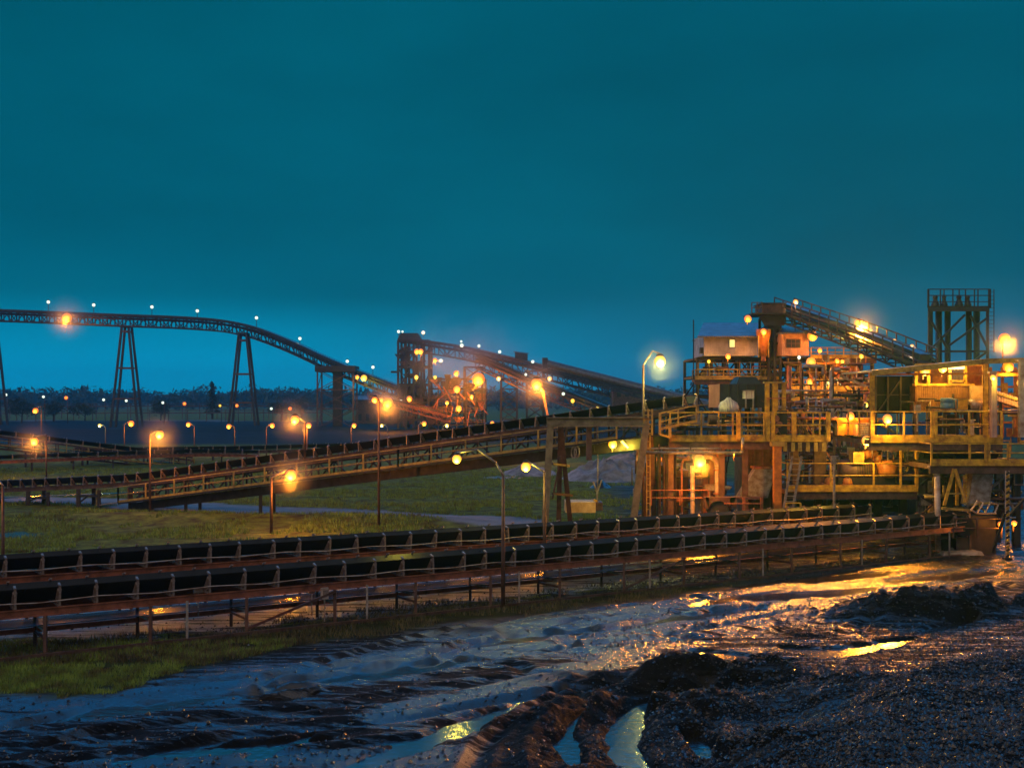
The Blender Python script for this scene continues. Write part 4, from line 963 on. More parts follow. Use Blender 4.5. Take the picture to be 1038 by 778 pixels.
for py in (403, 421): MB().box(XZ(776,67), 66.72, ZZ(py+1,67), XZ(796,67), 66.8, ZZ(py,67)).build('tie_plate', M['rust'], T)
T = thing('valve_cluster', 'dark gearbox with pipework fixed to the yellow channels', 'machine', tuple(P(790,441,66.2)))
MB().box(*bx(789, 416, 798, 440, 66.3, 66.7)).build('housing', M['dark'], T)
for k, (px, py) in enumerate([(787,424),(790,430),(786,436)]): MB().tube(P(px,py,66.0), P(px,py,66.3), .18, 10).build('wheel', M['rust'], T)
MB().path([P(783,420,66.1), P(788,424,66.1), P(785,433,66.1), P(791,440,66.1)], .05).build('hose', M['brown'], T)
# black tank container and white vessels
T = thing('container_tank', 'black box tank on the platform deck behind the yellow rail', 'tank', (XZ(760,69), 69, ZZ(443,69)))
X0, Ya, Z0, X1, Yb, Z1 = bx(730, 389, 776, 413, 69, 73); MB().box(X0, Ya, Z0, X1, Yb, Z1).build('shell', M['black'], T)
for k in range(6): MB().box(X0+(X1-X0)*k/5-.04, Ya-.07, Z0, X0+(X1-X0)*k/5+.04, Ya-.003, Z1).build('rib', M['dark'], T)
MB().hexa([(XZ(750,69),70,Z1),(XZ(776,69),70,Z1),(XZ(776,69),72.5,Z1),(XZ(750,69),72.5,Z1),(XZ(754,69),70.4,Z1+.45),(XZ(771,69),70.4,Z1+.45),(XZ(771,69),72,Z1+.45),(XZ(754,69),72,Z1+.45)]).build('hatch', M['black'], T)
for px in (733, 774): MB().beam(P(px,413,69.3), P(px,443,69.3), .2).build('leg', M['dark'], T)
T = thing('white_vessel', 'round whitish vessel in front of the black tank', 'vessel', tuple(P(739,418,68.2)))
MB().lathe(P(738.5,413.5,68.2), [(.2,-.35),(.55,-.2),(.62,.05),(.5,.32),(.2,.5),(.1,.62)], 14).build('body', M['white'], T, True)
MB().tube(P(738.5,420,68.2), P(738.5,416,68.2), .3).build('stand', M['dark'], T)
T = thing('white_vessel', 'square whitish tank in front of the black tank', 'tank', tuple(P(760,418,68.2)))
MB().box(*bx(755, 396, 764.5, 404, 68.2, 68.9)).build('body', M['white'], T)
MB().box(*bx(754.5, 395.2, 765, 396.1, 68.15, 68.95)).build('lid', M['grey'], T)
for px in (756, 763.5): MB().beam(P(px,404,68.3), P(px,414,68.3), .08).build('leg', M['grey'], T)
T = thing('drive_unit', 'motor and drums at the top end of the rising belt', 'machine', tuple(P(715,432,68)))
MB().box(*bx(700, 420, 714, 430, 67.6, 68.4)).build('motor', M['grey'], T); MB().tube(P(691,427,67.4), P(691,427,69.5), .42, 16).build('drum', M['brown'], T)
MB().tube(P(718,425,67.6), P(726,425,67.6), .30, 14).build('gearbox', M['brown'], T); MB().box(*bx(686, 433, 730, 436, 67.4, 69)).build('base_frame', M['dark'], T)
T = thing('railing', 'inner yellow rail running behind the drive unit', 'railing', (XZ(730,68.5), 68.5, ZZ(443,68.5)))
add_rail(T, [P(728,443,68.5), P(776,443,68.5)], 1.15, 1.3, M['yellow_dull'], r=.03, mids=2)

# -- lower right platform (motor level)
T, x0, x1, zd = platform('lower yellow platform carrying the motor and gearbox', 798, 929, 469.5, 494, 65.6, 3.6, sp=2.5, mids=1, posts_below=(), group='yellow railed platforms of the plant')
MB().beam(P(929,494,65.55), P(929,449,65.55), .17).beam(P(913,494,65.5), P(913,449,65.5), .1).build('tall_post', M['yellow'], T)
for px in (796, 829, 915): MB().ibeam((XZ(px,68),68,-.3), P(px,496,68), .38, .38, .05).build('column', M['dark'], T)
for px in (806, 828, 834): MB().ibeam(P(px,494,68.5), P(px,455,68.5), .34, .3, .05).build('hanger_column', M['brown'], T)
T = thing('electric_motor', 'big motor under a yellow lamp lit belt guard', 'motor', tuple(P(872,494,67)))
MB().lathe(P(868,477,67.2), [(.3,-1.0),(.62,-.9),(.68,-.2),(.68,.9),(.45,1.1)], 16, 'x').build('body', M['brown'], T, True)
for k in range(6): MB().lathe(P(866+k*2.4,477,67.2), [(.72,-.02),(.72,.02)], 16, 'x').build('fin', M['dark'], T)
MB().box(*bx(865, 458, 876, 469, 66.3, 67.2)).build('belt_guard', M['yellow'], T)
MB().path([P(876,461,67), P(882,459,67), P(888,462,67), P(890,470,67), P(890,478,67)], .28, 10).build('duct', M['orange'], T, True)
MB().box(*bx(850, 484, 892, 493, 66.6, 68.2)).build('base_frame', M['dark'], T)
T = thing('pump', 'orange pump with stubby outlet on the lower platform', 'pump', tuple(P(898,494,66.8)))
MB().lathe(P(898,475,66.9), [(.2,-.8),(.5,-.7),(.55,.3),(.3,.7)], 14, 'y').build('casing', M['orange'], T, True); MB().tube(P(890,470,66.8), P(903,477,66.8), .2).build('outlet', M['orange'], T, True)
MB().box(*bx(890, 483, 908, 493, 66.5, 67.6)).build('base', M['dark'], T)
for px, lab, w in ((841, 'rounded orange cover at the left end of the lower platform', 5.5), (859, 'flat orange cover in the middle of the lower platform', 5)):
    T = thing('coupling_cover', lab, 'cover', tuple(P(px,492,66.2))); MB().lathe(P(px,491,66.2), [(w*.055,-.0),(w*.055,.15),(w*.045,.32),(w*.02,.42)], 14).build('dome', M['orange'], T, True); MB().box(*bx(px-w-1, 490.5, px+w+1, 493, 65.9, 66.8)).build('flange', M['rust'], T)
# ladder + small stair rail
T = thing('ship_ladder', 'leaning grey ladder right of the orange column', 'ladder', (XZ(800,65), 65, .3)); mb = MB()
a0_, a1_ = P(808,462,65), P(797,527,64.6)
for dx in (-.25, .25): mb.beam(a0_+V((dx,0,0)), a1_+V((dx,0,0)), .12, .08)
mb.build('stringer', M['grey'], T); mb = MB()
for k in range(12): q = a0_.lerp(a1_, (k+.5)/12); mb.beam(q+V((-.25,0,0)), q+V((.25,0,0)), .2, .03)
mb.build('tread', M['grey'], T)
T = thing('railing', 'small yellow two bar rail at the foot of the leaning ladder', 'railing', tuple(P(805,527,64.2)))
add_rail(T, [P(797,527,64.2), P(811.5,527,64.2)], .93, .8, M['yellow'], r=.04, toe=False)
T = thing('inspection_pole', 'thin pale vertical conduit in front of the lower platform', 'pipe', (XZ(845.5,64), 64, .3)); MB().tube((XZ(845.5,64),64,-.2), P(845.5,462,64), .07).build('pipe', M['grey'], T); MB().box(*bx(843, 462, 848, 470, 63.9, 64.1)).build('junction_box', M['grey'], T)
# dark machinery under the lower platform
T = thing('belt_conveyor', 'dark feeder conveyor hidden under the lower platform', 'conveyor', (XZ(870,70), 70, 0), None)
pts = [P(800,513,70), P(935,510,72)]; add_belt(T, pts, 1.4, .35, 3, ret=.6); add_stringers(T, pts, 1.4, -.4, -.12, M['dark']); add_idlers(T, pts, 1.3, idler_meshes(1.4, .35), sub=False)
for p, d in path_sample(pts, 2.6): MB().beam((p.x, p.y, -.2), (p.x, p.y, p.z-.4), .2, .9).build('leg', M['dark'], T)
T = thing('skirt_wall', 'grey blue sheet wall glimpsed behind the motor', 'wall', (XZ(905,76), 76, 0)); MB().box(*bx(886, 452, 945, 512, 76, 76.2)).build('sheet', M['roof'], T)
for px in (888, 915, 943): MB().beam((XZ(px,75.9),75.9,0), P(px,452,75.9), .15).build('post', M['dark'], T)

# -- middle hopper, orange chute
T = thing('feed_hopper', 'glowing orange hopper left of the right hand platform', 'hopper', tuple(P(858,441,70)))
c = P(862,432,70); MB().hexa([c+V((-.5,-.5,-.7)), c+V((.9,-.5,-.7)), c+V((.9,.6,-.7)), c+V((-.5,.6,-.7)), c+V((-1.0,-.6,.4)), c+V((1.5,-.6,.4)), c+V((1.5,.7,.4)), c+V((-1.0,.7,.4))]).build('bin', M['orange'], T)
MB().box(c.x-1.3, 69.3, c.z+.405, c.x+1.7, 70.9, c.z+.52).build('rim', M['yellow'], T)
MB().box(*bx(849, 429, 857, 441, 69.2, 69.8)).build('motor_box', M['yellow'], T)
for dx in (-.9, 1.3): MB().beam(c+V((dx,.2,-.1)), c+V((dx,.2,-4.5)), .14).build('leg', M['brown'], T)
T = thing('ribbed_box', 'small pinkish ribbed cooler beside the orange hopper', 'cooler', tuple(P(873,443,69))); MB().box(*bx(867.5, 428.5, 881, 442, 69, 70)).build('casing', M['pink'], T)
for k in range(5): MB().box(*bx(870, 430+k*2.4, 880, 431+k*2.4, 68.9, 68.99)).build('louvre', M['white'], T)
MB().box(*bx(866, 442.1, 882, 444, 68.8, 70.2)).build('base', M['dark'], T)

# -- right hand upper platform with shed roof
T, x0, x1, zd = platform('right hand yellow platform under the sloping shed roof', 883, 1015, 417, 443.5, 64, 6.5, sp=1.95, fascia=.26, posts_below=(), right=True)
for px in (944, 947.5): MB().box(XZ(px,64)-.07, 63.82, zd, XZ(px,64)+.07, 63.94, zd+1.45).build('rail_post', M['yellow'], T)
for px, Y in ((890, 69.5), (930, 69.5), (1012, 69.5)): MB().ibeam((XZ(px,Y),Y,-.3), P(px,446,Y), .36, .36, .05).build('column', M['dark'], T)
MB().beam(P(902,455,66), P(1000,455,66), .5, .3).build('cross_beam', M['brown'], T)
T = thing('shed_roof', 'long thin lit canopy roof rising from left over the control cabin', 'roof', (XZ(960,66), 66, ZZ(443,66)))
r0, r1, r2 = P(882,375.5,64.6), P(999,363.5,64.6), P(1046,362.5,64.6)
for a, b in ((r0, r1), (r1, r2)):
    MB().hexa([a+V((0,-.3,-.10)), b+V((0,-.3,-.10)), b+V((0,5.6,-.10)), a+V((0,5.6,-.10)), a+V((0,-.3,0)), b+V((0,-.3,0)), b+V((0,5.6,0)), a+V((0,5.6,0))]).build('roof_sheet', M['cream'], T)
    MB().beam(a+V((0,-.36,-.14)), b+V((0,-.36,-.14)), .1, .28).build('fascia', M['yellow_dull'], T)
for px in (884, 999): MB().ibeam(V((XZ(px,64.7),64.7,ZZ(443,64))), P(px,377 if px < 900 else 366,64.7), .2, .26, .03).build('post', M['yellow'], T)
MB().beam(P(886,379.5,64.9), P(998,378.5,64.9), .12).build('tie_beam', M['orange'], T)
for px in (886, 995, 1030): MB().beam(P(px,443,70), P(px,374,70), .18).build('rear_post', M['orange'], T)
T = thing('mesh_screen', 'dark mesh screen wall left of the control cabin', 'screen', (XZ(906,68.5), 68.5, ZZ(443,68.5)))
MB().box(*bx(887, 381, 927, 419, 68.5, 68.56)).build('mesh', M['mesh'], T)
for px in (888, 900, 913, 926): MB().beam(P(px,381,68.4), P(px,441,68.4), .09).build('post', M['dark'], T)
MB().beam(P(888,420,68.4), P(913,385,68.4), .07).beam(P(888,400,68.4), P(926,400,68.4), .07).build('brace', M['dark'], T)
# cabin
T = thing('control_cabin', 'yellow lit control cabin with brown lower wall and bright windows', 'cabin', (XZ(960,67.5), 67.5, ZZ(443,67.5)))
X0, Ya, Z0, X1, Yb, Z1 = bx(928, 391, 986, 417, 67.5, 71)
wall = mat('cabin_wall', (.26, .13, .035), .5, 0, (.12, .05, .015), 2, .45, wave=('X', 3)); MB().box(X0, Ya, Z0, X1, Yb, Z1).build('wall', wall, T)
MB().box(X0-.08, Ya-.1, Z1+.003, X1+.08, Ya+.3, Z1+.14).build('sill', M['yellow'], T)
for px in (928.5, 941, 962.5, 978.5, 997): MB().beam(P(px,391,67.45), P(px,369.5,67.45), .16).build('window_post', M['yellow'], T)
MB().beam(P(928,370,67.4), P(998,369,67.4), .16).build('window_head', M['yellow'], T)
MB().beam(P(962.5,386,67.42), P(978.5,386,67.42), .1).build('window_sill', M['yellow'], T)
MB().box(XZ(930,71), 71, ZZ(391,71), XZ(996,71), 71.1, ZZ(368,71)).build('back_wall', M['orange'], T)
MB().box(*bx(966, 371, 977, 388, 70.7, 70.95)).build('locker', M['white'], T)
MB().box(*bx(945, 379, 957, 391, 69.4, 70.2)).build('console', M['orange'], T)
MB().box(*bx(984.5, 390.5, 998, 405, 67.2, 67.42)).build('cream_door', M['cream'], T)
for px in (929, 985, 997): MB().beam(P(px,405,67.6), P(px,443,67.6), .16).build('leg', M['brown'], T)
T = thing('blue_drum', 'bright blue drum bundle left of the yellow crate on the platform', 'drum', tuple(P(962,414,66)))
MB().lathe(P(960,414,66), [(.34,0),(.36,.05),(.36,.3),(.33,.32),(.36,.34),(.36,.55),(.3,.6)], 16).build('body', M['blue'], T, True); MB().lathe(P(966,414,66.2), [(.28,0),(.3,.5),(.26,.55)], 14).build('small_drum', M['blue'], T, True)
T = thing('yellow_crate', 'yellow tool crate right of the blue drum', 'crate', tuple(P(975,415,66))); MB().box(*bx(969, 404.5, 981, 415, 66, 66.8)).build('box', M['yellow'], T); MB().box(*bx(968.5, 403.8, 981.5, 404.6, 65.95, 66.85)).build('lid', M['yellow_dull'], T)
T = thing('work_bench', 'dark bench carrying the blue drum and yellow crate', 'bench', tuple(P(972,441,66))); MB().box(*bx(955, 415.1, 998, 417.5, 65.9, 67.1)).build('top', M['grey'], T)
for px in (957, 970, 984, 996): MB().beam(P(px,417.5,66.1), P(px,443,66.1), .12).build('leg', M['dark'], T)
MB().box(*bx(960, 420, 972, 440, 66.5, 67)).build('cabinet', M['dark'], T)
T = thing('pump_set', 'greyish pump set lying on the bench beside the yellow crate', 'pump', tuple(P(990,415,66))); MB().lathe(P(989,410,66.4), [(.18,-.4),(.32,-.35),(.34,.3),(.15,.45)], 14, 'x').build('body', M['grey'], T, True); MB().box(*bx(983, 412.5, 997, 415, 66.2, 66.8)).build('base', M['dark'], T)
for px, lab in ((985, 'short pale pipe stub standing on the lower right walkway'), ):
    T = thing('pipe_stub', lab, 'pipe', tuple(P(px,443,65.6))); MB().tube(P(px,443,65.6), P(px,426,65.6), .14).build('pipe', M['pale'], T); MB().tube(P(px,426,65.6), P(px,425,65.6), .22).build('flange', M['pale'], T)
# right edge items
T = thing('steel_column', 'pale pinkish column right of the cabin', 'column', (XZ(1007,63.6), 63.6, ZZ(443,63.6)))
MB().ibeam(P(1007,443,63.6), P(1007,377,63.6), .3, .26, .05).build('shaft', M['pink'], T); MB().box(*bx(1003.5, 376, 1010.5, 377.9, 63.4, 63.8)).build('cap', M['pale'], T)
T = thing('steel_column', 'pale column at the very right edge of the upper level', 'column', (XZ(1036,63.6), 63.6, ZZ(443,63.6)))
MB().ibeam(P(1035,443,63.6), P(1035,365,63.6), .24, .24, .04).build('shaft', M['pale'], T); MB().box(*bx(1032, 364, 1038, 365.5, 63.4, 63.8)).build('cap', M['pale'], T)
T = thing('chute', 'pinkish slanting chute between the two pale columns', 'chute', tuple(P(1022,420,65)))
MB().beam(P(1008,401,65), P(1040,411,65), .7, .5).build('trough', M['pink'], T); MB().beam(P(1008,398,64.6), P(1040,408,64.6), .08).build('rim', M['yellow_dull'], T)
MB().beam(P(1014,404,65), P(1014,443,65), .14).build('leg', M['dark'], T)
T = thing('frame_rack', 'lit orange rack frame behind the pale columns at the right edge', 'frame', (XZ(1022,69), 69, ZZ(443,69)))
frame = MB()
for px in (1004, 1016, 1029, 1042): frame.beam(P(px,443,69), P(px,372,69), .14)
for py in (377, 392, 412, 428): frame.beam(P(1002,py,69), P(1044,py,69), .12)
frame.build('frame', M['orange'], T)
for px, py in ((1018,388),(1026,398)): MB().beam(P(px,py,68.6), P(px,py+14,68.6), .3).build('pipe', M['yellow'], T)
MB().box(*bx(1008, 378, 1040, 381, 66, 68.5)).build('duct', M['orange'], T)

# -- right lower walkway level
T, x0, x1, zd = platform('lowest right hand yellow walkway ending at the view edge', 944, 1060, 449.5, 468, 62.2, 4.5, sp=2.0, fascia=.20, posts_below=(), right=False)
for px in (998.5, 1001.5): MB().box(XZ(px,62.2)-.06, 62.02, zd, XZ(px,62.2)+.06, 62.14, zd+1.0).build('rail_post', M['yellow'], T)
T = thing('bent_column', 'pale bent leg under the lowest right walkway', 'column', (XZ(949,62.4), 62.4, 0))
MB().path([(XZ(951,62.4),62.4,-.2), P(950,482,62.4), P(946,474,62.4), P(942,471,62.4)], .16, 10).build('leg', M['pale'], T, True); MB().tube((XZ(951,62.4),62.4,0), (XZ(951,62.4),62.4,.06), .3).build('base_plate', M['rust'], T)
T = thing('a_frame', 'slim yellow A frame brace right of the pale bent leg', 'frame', (XZ(969,62), 62, .4)); 
for a, b in ((P(967,475,62), P(957,512,62)), (P(968,475,62), P(979,508,61.6)), (P(970,475,63), P(970,512,63.4))): MB().beam(a, b, .15, .12).build('leg', M['yellow'], T)
MB().beam(P(955,515,61.8), P(985,517,61.8), .25, .12).beam(P(961,500,62), P(976,500,61.8), .08).build('foot_beam', M['yellow_dull'], T)
T = thing('chain_guard', 'yellow toothed strip hanging beside the A frame', 'strip', tuple(P(979,500,62.4))); mb = MB()
for k in range(7): mb.box(XZ(977.5,62.4), 62.3, ZZ(485+k*3.6,62.4), XZ(979.8,62.4), 62.42, ZZ(483+k*3.6,62.4))
mb.box(XZ(976.6,62.4), 62.43, ZZ(509,62.4), XZ(980.2,62.4), 62.46, ZZ(481,62.4)); mb.build('plate', M['yellow'], T)
T = thing('chute', 'dull grey discharge chute under the lowest right walkway', 'chute', tuple(P(992,515,63.5))); c = P(991,494,63.6)
MB().hexa([c+V((-.7,-.5,-.9)), c+V((.45,-.5,-.9)), c+V((.45,.6,-.9)), c+V((-.7,.6,-.9)), c+V((-.45,-.5,.75)), c+V((.65,-.5,.75)), c+V((.65,.6,.75)), c+V((-.45,.6,.75))]).build('body', M['grey'], T)
MB().box(c.x-.55, c.y-.6, c.z+.755, c.x+.75, c.y+.7, c.z+1.1).build('neck', M['dark'], T); MB().beam(c+V((-.6,-.6,-.85)), c+V((.5,-.6,-.75)), .08).build('lip', M['yellow_dull'], T)
T = thing('railing', 'crooked pale stair rail at the foot of the grey discharge chute', 'railing', tuple(P(1000,520,61.6))); mb = MB()
for a, b in (((984,517),(991,507)), ((991,507),(997,509)), ((997,509),(990,520)), ((998,520),(1004,509)), ((1004,509),(1012,511)), ((1012,511),(1008,520)), ((990,520),(1010,520)), ((985,517),(990,520))): mb.tube(P(*a,61.6), P(*b,61.6), .05)
mb.build('rail', M['grey'], T)
# striped lattice post
T = thing('striped_post', 'black and yellow striped lattice post at the right', 'post', (XZ(1021,59.5), 59.5, 0)); Y = 59.5
for px in (1019.5, 1022.8): MB().beam((XZ(px,Y),Y,-.2), P(px,477,Y), .05).build('chord', M['pale'], T)
zt = ZZ(480,Y); k = 0; z = .1
while z < zt:
    MB().beam((XZ(1019.5,Y),Y-.03,z), (XZ(1022.8,Y),Y-.03,z+.1), .08, .1).build('stripe', M['yellow'] if k % 2 else M['dark'], T); z += .16; k += 1
MB().box(XZ(1017,Y), Y-.2, -.02, XZ(1025,Y), Y+.2, .08).build('base_plate', M['dark'], T); MB().beam(P(1019,520,Y), P(1006,560,Y+.5), .12).beam(P(1023,522,Y), P(1040,504,Y+.5), .12).build('brace', M['dark'], T)
# dark support mass under right walkway
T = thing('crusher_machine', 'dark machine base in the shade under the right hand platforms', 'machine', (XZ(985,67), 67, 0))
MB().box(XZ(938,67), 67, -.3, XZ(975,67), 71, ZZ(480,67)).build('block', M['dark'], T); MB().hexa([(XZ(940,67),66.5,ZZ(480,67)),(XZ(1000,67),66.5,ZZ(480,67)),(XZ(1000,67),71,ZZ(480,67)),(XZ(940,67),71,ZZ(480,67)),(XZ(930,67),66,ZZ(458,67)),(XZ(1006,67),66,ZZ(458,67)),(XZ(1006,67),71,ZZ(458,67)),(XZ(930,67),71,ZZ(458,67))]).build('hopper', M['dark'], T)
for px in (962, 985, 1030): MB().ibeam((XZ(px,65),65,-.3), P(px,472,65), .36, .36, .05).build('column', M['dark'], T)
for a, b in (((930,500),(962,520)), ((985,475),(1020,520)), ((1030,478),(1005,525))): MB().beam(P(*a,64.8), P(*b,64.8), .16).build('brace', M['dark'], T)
# low dark belt drives at the base right
T = thing('tail_station', 'dark tail station where the nearest belt ends', 'machine', (XZ(985,62.5), 62.5, 0))
MB().box(XZ(968,62), 61.8, -.2, XZ(1008,62), 64, ZZ(522,62)).build('housing', M['dark'], T); MB().tube((XZ(975,62),61.5,1.4), (XZ(975,62),64,1.4), .5, 16).build('drum', M['rubber'], T)
add_rail(T, [P(966,545,61), P(1015,545,61)], 1.0, 1.6, M['brown'], r=.04, toe=False)
for px, py, lab, r in ((977, 556, 'left of two low concrete blocks on the yard edge', 1.0), (989, 553.5, 'right smaller one of two low concrete blocks on the yard edge', .8)):
    gx, gy = G(px, py+2); T = thing('concrete_block', lab, 'block', (gx, gy, 0), 'low concrete blocks'); MB().lathe((gx, gy, -.05), [(r,0),(r,.22),(r*.92,.27),(r*.45,.29),(r*.4,.42),(r*.1,.48)], 16).build('slab', M['conc'], T, True)
T = thing('debris_heap', 'flat grey slab lying in front of the concrete blocks', 'slab', (*G(972,562), 0)); gx, gy = G(972,562); MB().hexa([V((gx-1,gy-.5,0)),V((gx+1.2,gy-.3,0)),V((gx+1,gy+.6,0)),V((gx-.9,gy+.5,0)),V((gx-.9,gy-.4,.14)),V((gx+1.1,gy-.2,.2)),V((gx+.9,gy+.5,.2)),V((gx-.8,gy+.4,.14))]).build('slab', M['conc'], T); T.name = 'concrete_slab'

# -- rear screening house (Y about 100)
YS = 100
T = thing('screening_tower', 'open orange lit steel tower carrying the two clad huts', 'tower', (XZ(830,YS), YS, 0))
lv = [ZZ(p, YS) for p in (440, 420, 404, 392, 378, 363)]
frame_tower(T, XZ(798,YS), XZ(884,YS), YS, YS+9, lv, 8, .26, 'brown', 'yellow_dull', 1.1, seed=5)
T = thing('screening_tower', 'darker steel frame under the white hut', 'tower', (XZ(742,YS), YS, 0))
frame_tower(T, XZ(708,YS), XZ(792,YS), YS+.5, YS+8, [ZZ(p, YS) for p in (425, 402, 382, 363)], 7, .24, 'dark', 'yellow_dull', 1.1, seed=6)
platform('high walkway with dull rails under the white hut', 705, 790, 374.5, 382.5, 99, 1.6, col='yellow_dull', sp=1.2, fascia=.18, group='walkways of the screening house')
platform('mid level walkway of the orange lit tower', 797, 884, 385, 393, 98.8, 1.6, col='yellow_dull', sp=1.4, fascia=.18, group='walkways of the screening house')
platform('lower walkway of the orange lit tower', 800, 880, 396, 404, 98.5, 1.6, col='yellow_dull', sp=1.4, fascia=.18, group='walkways of the screening house')
platform('walkway beside the pink hut high on the tower', 822, 888, 352, 361, 98.4, 2.5, col='yellow_dull', sp=1.3, fascia=.16, group='walkways of the screening house')
r_ = random.Random(12)
T = thing('screen_machine', 'jumble of lit screens and pipes inside the orange tower', 'machine', (XZ(830,YS), YS+3, lv[0]))
for k in range(26):
    px, py = r_.uniform(800, 880), r_.choice([368,372,384,388,398,412,416,428,434]); c = P(px, py, YS + r_.uniform(1.2, 6)); w, h, d = r_.uniform(.4,1.1), r_.uniform(.25,.55), r_.uniform(.4,1.2)
    if k % 3: MB().hexa([c+V((-w*.5,-d,-h)), c+V((w*.5,-d,-h)), c+V((w*.5,d,-h)), c+V((-w*.5,d,-h)), c+V((-w,-d,h)), c+V((w,-d,h)), c+V((w,d,h)), c+V((-w,d,h))]).build('hopper', M[r_.choice(['orange','rust','pale','brown','dark','dark'])], T)
    else: MB().tube(c+V((-w*1.4,0,-h)), c+V((w*1.4,0,h)), .3, 12).build('pipe', M[r_.choice(['orange','rust','pale'])], T, True)
for k in range(14):
    a = P(r_.uniform(800,878), r_.uniform(364,400), YS-.3); MB().beam(a, a+V((r_.uniform(-2,2),0,r_.uniform(-3.2,-1.2))), .16).build('brace', M[r_.choice(['orange','rust','brown'])], T)
# orange chutes with legs
for px, lab in ((846, 'steep orange chute leaning left inside the tower'), (866, 'steep orange chute leaning right inside the tower')):
    T = thing('chute', lab, 'chute', tuple(P(px,379,YS-.6))); sg = -1 if px < 850 else 1
    MB().beam(P(px-6*sg,362,YS-.6), P(px+2*sg,378,YS-.6), .8, .5).build('trough', M['orange'], T); MB().beam(P(px-8*sg,361,YS-.6), P(px-2*sg,361,YS-.6), .9, .3).build('collar', M['rust'], T)
# white hut
def hut(label, pxl, pxr, pyt, pyb, Y0, Y1, wallm, roofp, win, roofm='roof', cat='hut', lit=False):
    T = thing('clad_hut', label, cat, (XZ((pxl+pxr)/2,Y0), Y0, ZZ(pyb,Y0)), 'clad huts on the screening tower')
    X0, X1, Z0, Z1 = XZ(pxl,Y0), XZ(pxr,Y0), ZZ(pyb,Y0), ZZ(pyt,Y0)
    MB().box(X0, Y0, Z0, X1, Y1, Z1).build('wall', M[wallm], T)
    (la, ta), (ra, tb), (rb, bb), (lb, ba) = roofp   # back left, back right, front right, front left in px
    v = [P(lb, ba, Y0-.9), P(rb, bb, Y0-.9), P(ra, tb, Y1+.3), P(la, ta, Y1+.3)]
    MB().hexa([q + V((0,0,-.12)) for q in v] + v).build('roof', M[roofm], T)
    wx, wy, ww, wh, nm_ = win; X_, Z_ = XZ(wx,Y0), ZZ(wy,Y0)
    fr = MB().box(X_-ww/2-.07, Y0-.08, Z_-wh/2-.07, X_+ww/2+.07, Y0-.002, Z_+wh/2+.07).build('window', M['grey' if lit else 'brown'], T)
    MB().box(X_-ww/2, Y0-.10, Z_-wh/2, X_+ww/2, Y0-.083, Z_+wh/2).build('pane', emit((1,.85,.25), 1.1) if lit else M['glass'], fr)
    if not lit:
        MB().beam((X_-ww/6, Y0-.115, Z_-wh/2), (X_-ww/6, Y0-.115, Z_+wh/2), .05, .02).beam((X_+ww/6, Y0-.115, Z_-wh/2), (X_+ww/6, Y0-.115, Z_+wh/2), .05, .02).beam((X_-ww/2, Y0-.12, Z_), (X_+ww/2, Y0-.12, Z_), .02, .05).build('mullion', M['brown'], fr)
    return T
T = hut('white clad hut with dark sloping roof and one small lit window', 713.5, 768, 340, 360.5, 99, 105, 'white', ((713,327),(772,327),(770,340.5),(707,340.5)), (742,348,.42,.62,''), lit=True)
MB().box(XZ(710,99), 99, ZZ(358,99), XZ(713,99), 99.6, ZZ(352,99)).build('balcony', M['dark'], T)
T = hut('pinkish clad hut with dark barred window and pale roof', 792.5, 820, 336, 360, 97, 101, 'pink', ((793,331),(832,330),(824,336.5),(789,337)), (804,348,1.05,.6,''))
T = thing('cone_hopper', 'glowing orange funnel between the white hut and the dark shaft', 'hopper', tuple(P(774,360,97.5)))
MB().lathe(P(774,357,97.5), [(.25,-.3),(.28,.2),(.62,1.6),(.62,1.9)], 16).build('cone', M['orange'], T, True); MB().tube(P(774,366,97.5), P(774,359,97.5), .2).build('spout', M['rust'], T); MB().beam(P(769,340,97.2), P(769,362,97.2), .1).beam(P(779,340,97.2), P(779,362,97.2), .1).build('leg', M['yellow_dull'], T)
T = thing('lift_shaft', 'dark lattice shaft between the two clad huts', 'shaft', (XZ(785,99), 99, 0))
frame_tower(T, XZ(779,98.5), XZ(791,98.5), 98.5, 102, [ZZ(p, 98.5) for p in (420,400,380,364,348,332,320)], 3, .2, 'dark', seed=9)
MB().box(XZ(781,99), 99, ZZ(370,99), XZ(790,99), 101.5, ZZ(318,99)).build('casing', M['dark'], T)
T = thing('head_box', 'brown box drive house at the very top of the tower', 'house', tuple(P(785,318,98)))
MB().box(*bx(773, 307.5, 796.5, 317, 98, 101)).build('wall', M['brown'], T); MB().box(*bx(772, 306.6, 797.5, 307.6, 97.8, 101.2)).build('roof', M['dark'], T)
MB().box(*bx(762, 317, 797, 318.6, 97.4, 101)).build('deck', M['dark'], T); add_rail(T, [P(762,317,97.4), P(773,317,97.4)], .85, .5, M['brown'], r=.035, toe=False)
MB().hexa([P(775,330,98.2), P(795,330,98.2), P(795,330,100.5), P(775,330,100.5), P(768,318.7,98.2), P(797,318.7,98.2), P(797,318.7,100.5), P(768,318.7,100.5)]).build('under_frame', M['dark'], T)
gp = PP([(795,319,99.5),(860,342,92),(905,360,86.5),(938,374,83)])
gallery('overhead_conveyor', 'brown conveyor gallery running down right from the top of the tower', gp, .75, 1.0, 1.2, .13, mats=('dark','brown'), group=None, wk=.3)
T = thing('aerial_mast', 'thin mast standing left of the white hut', 'mast', (XZ(703,100), 100, 0)); MB().tube((XZ(703,100),100,0), P(703,324,100), .05, 6).build('pole', M['dark'], T); MB().beam(P(701,345,100), P(705,345,100), .05).build('spreader', M['dark'], T)
T = lattice('slim lattice leg between the tower and the right platform', 838, 850, 404, 540, 88, 3, 6, c=.16, mname='pale', group=None)
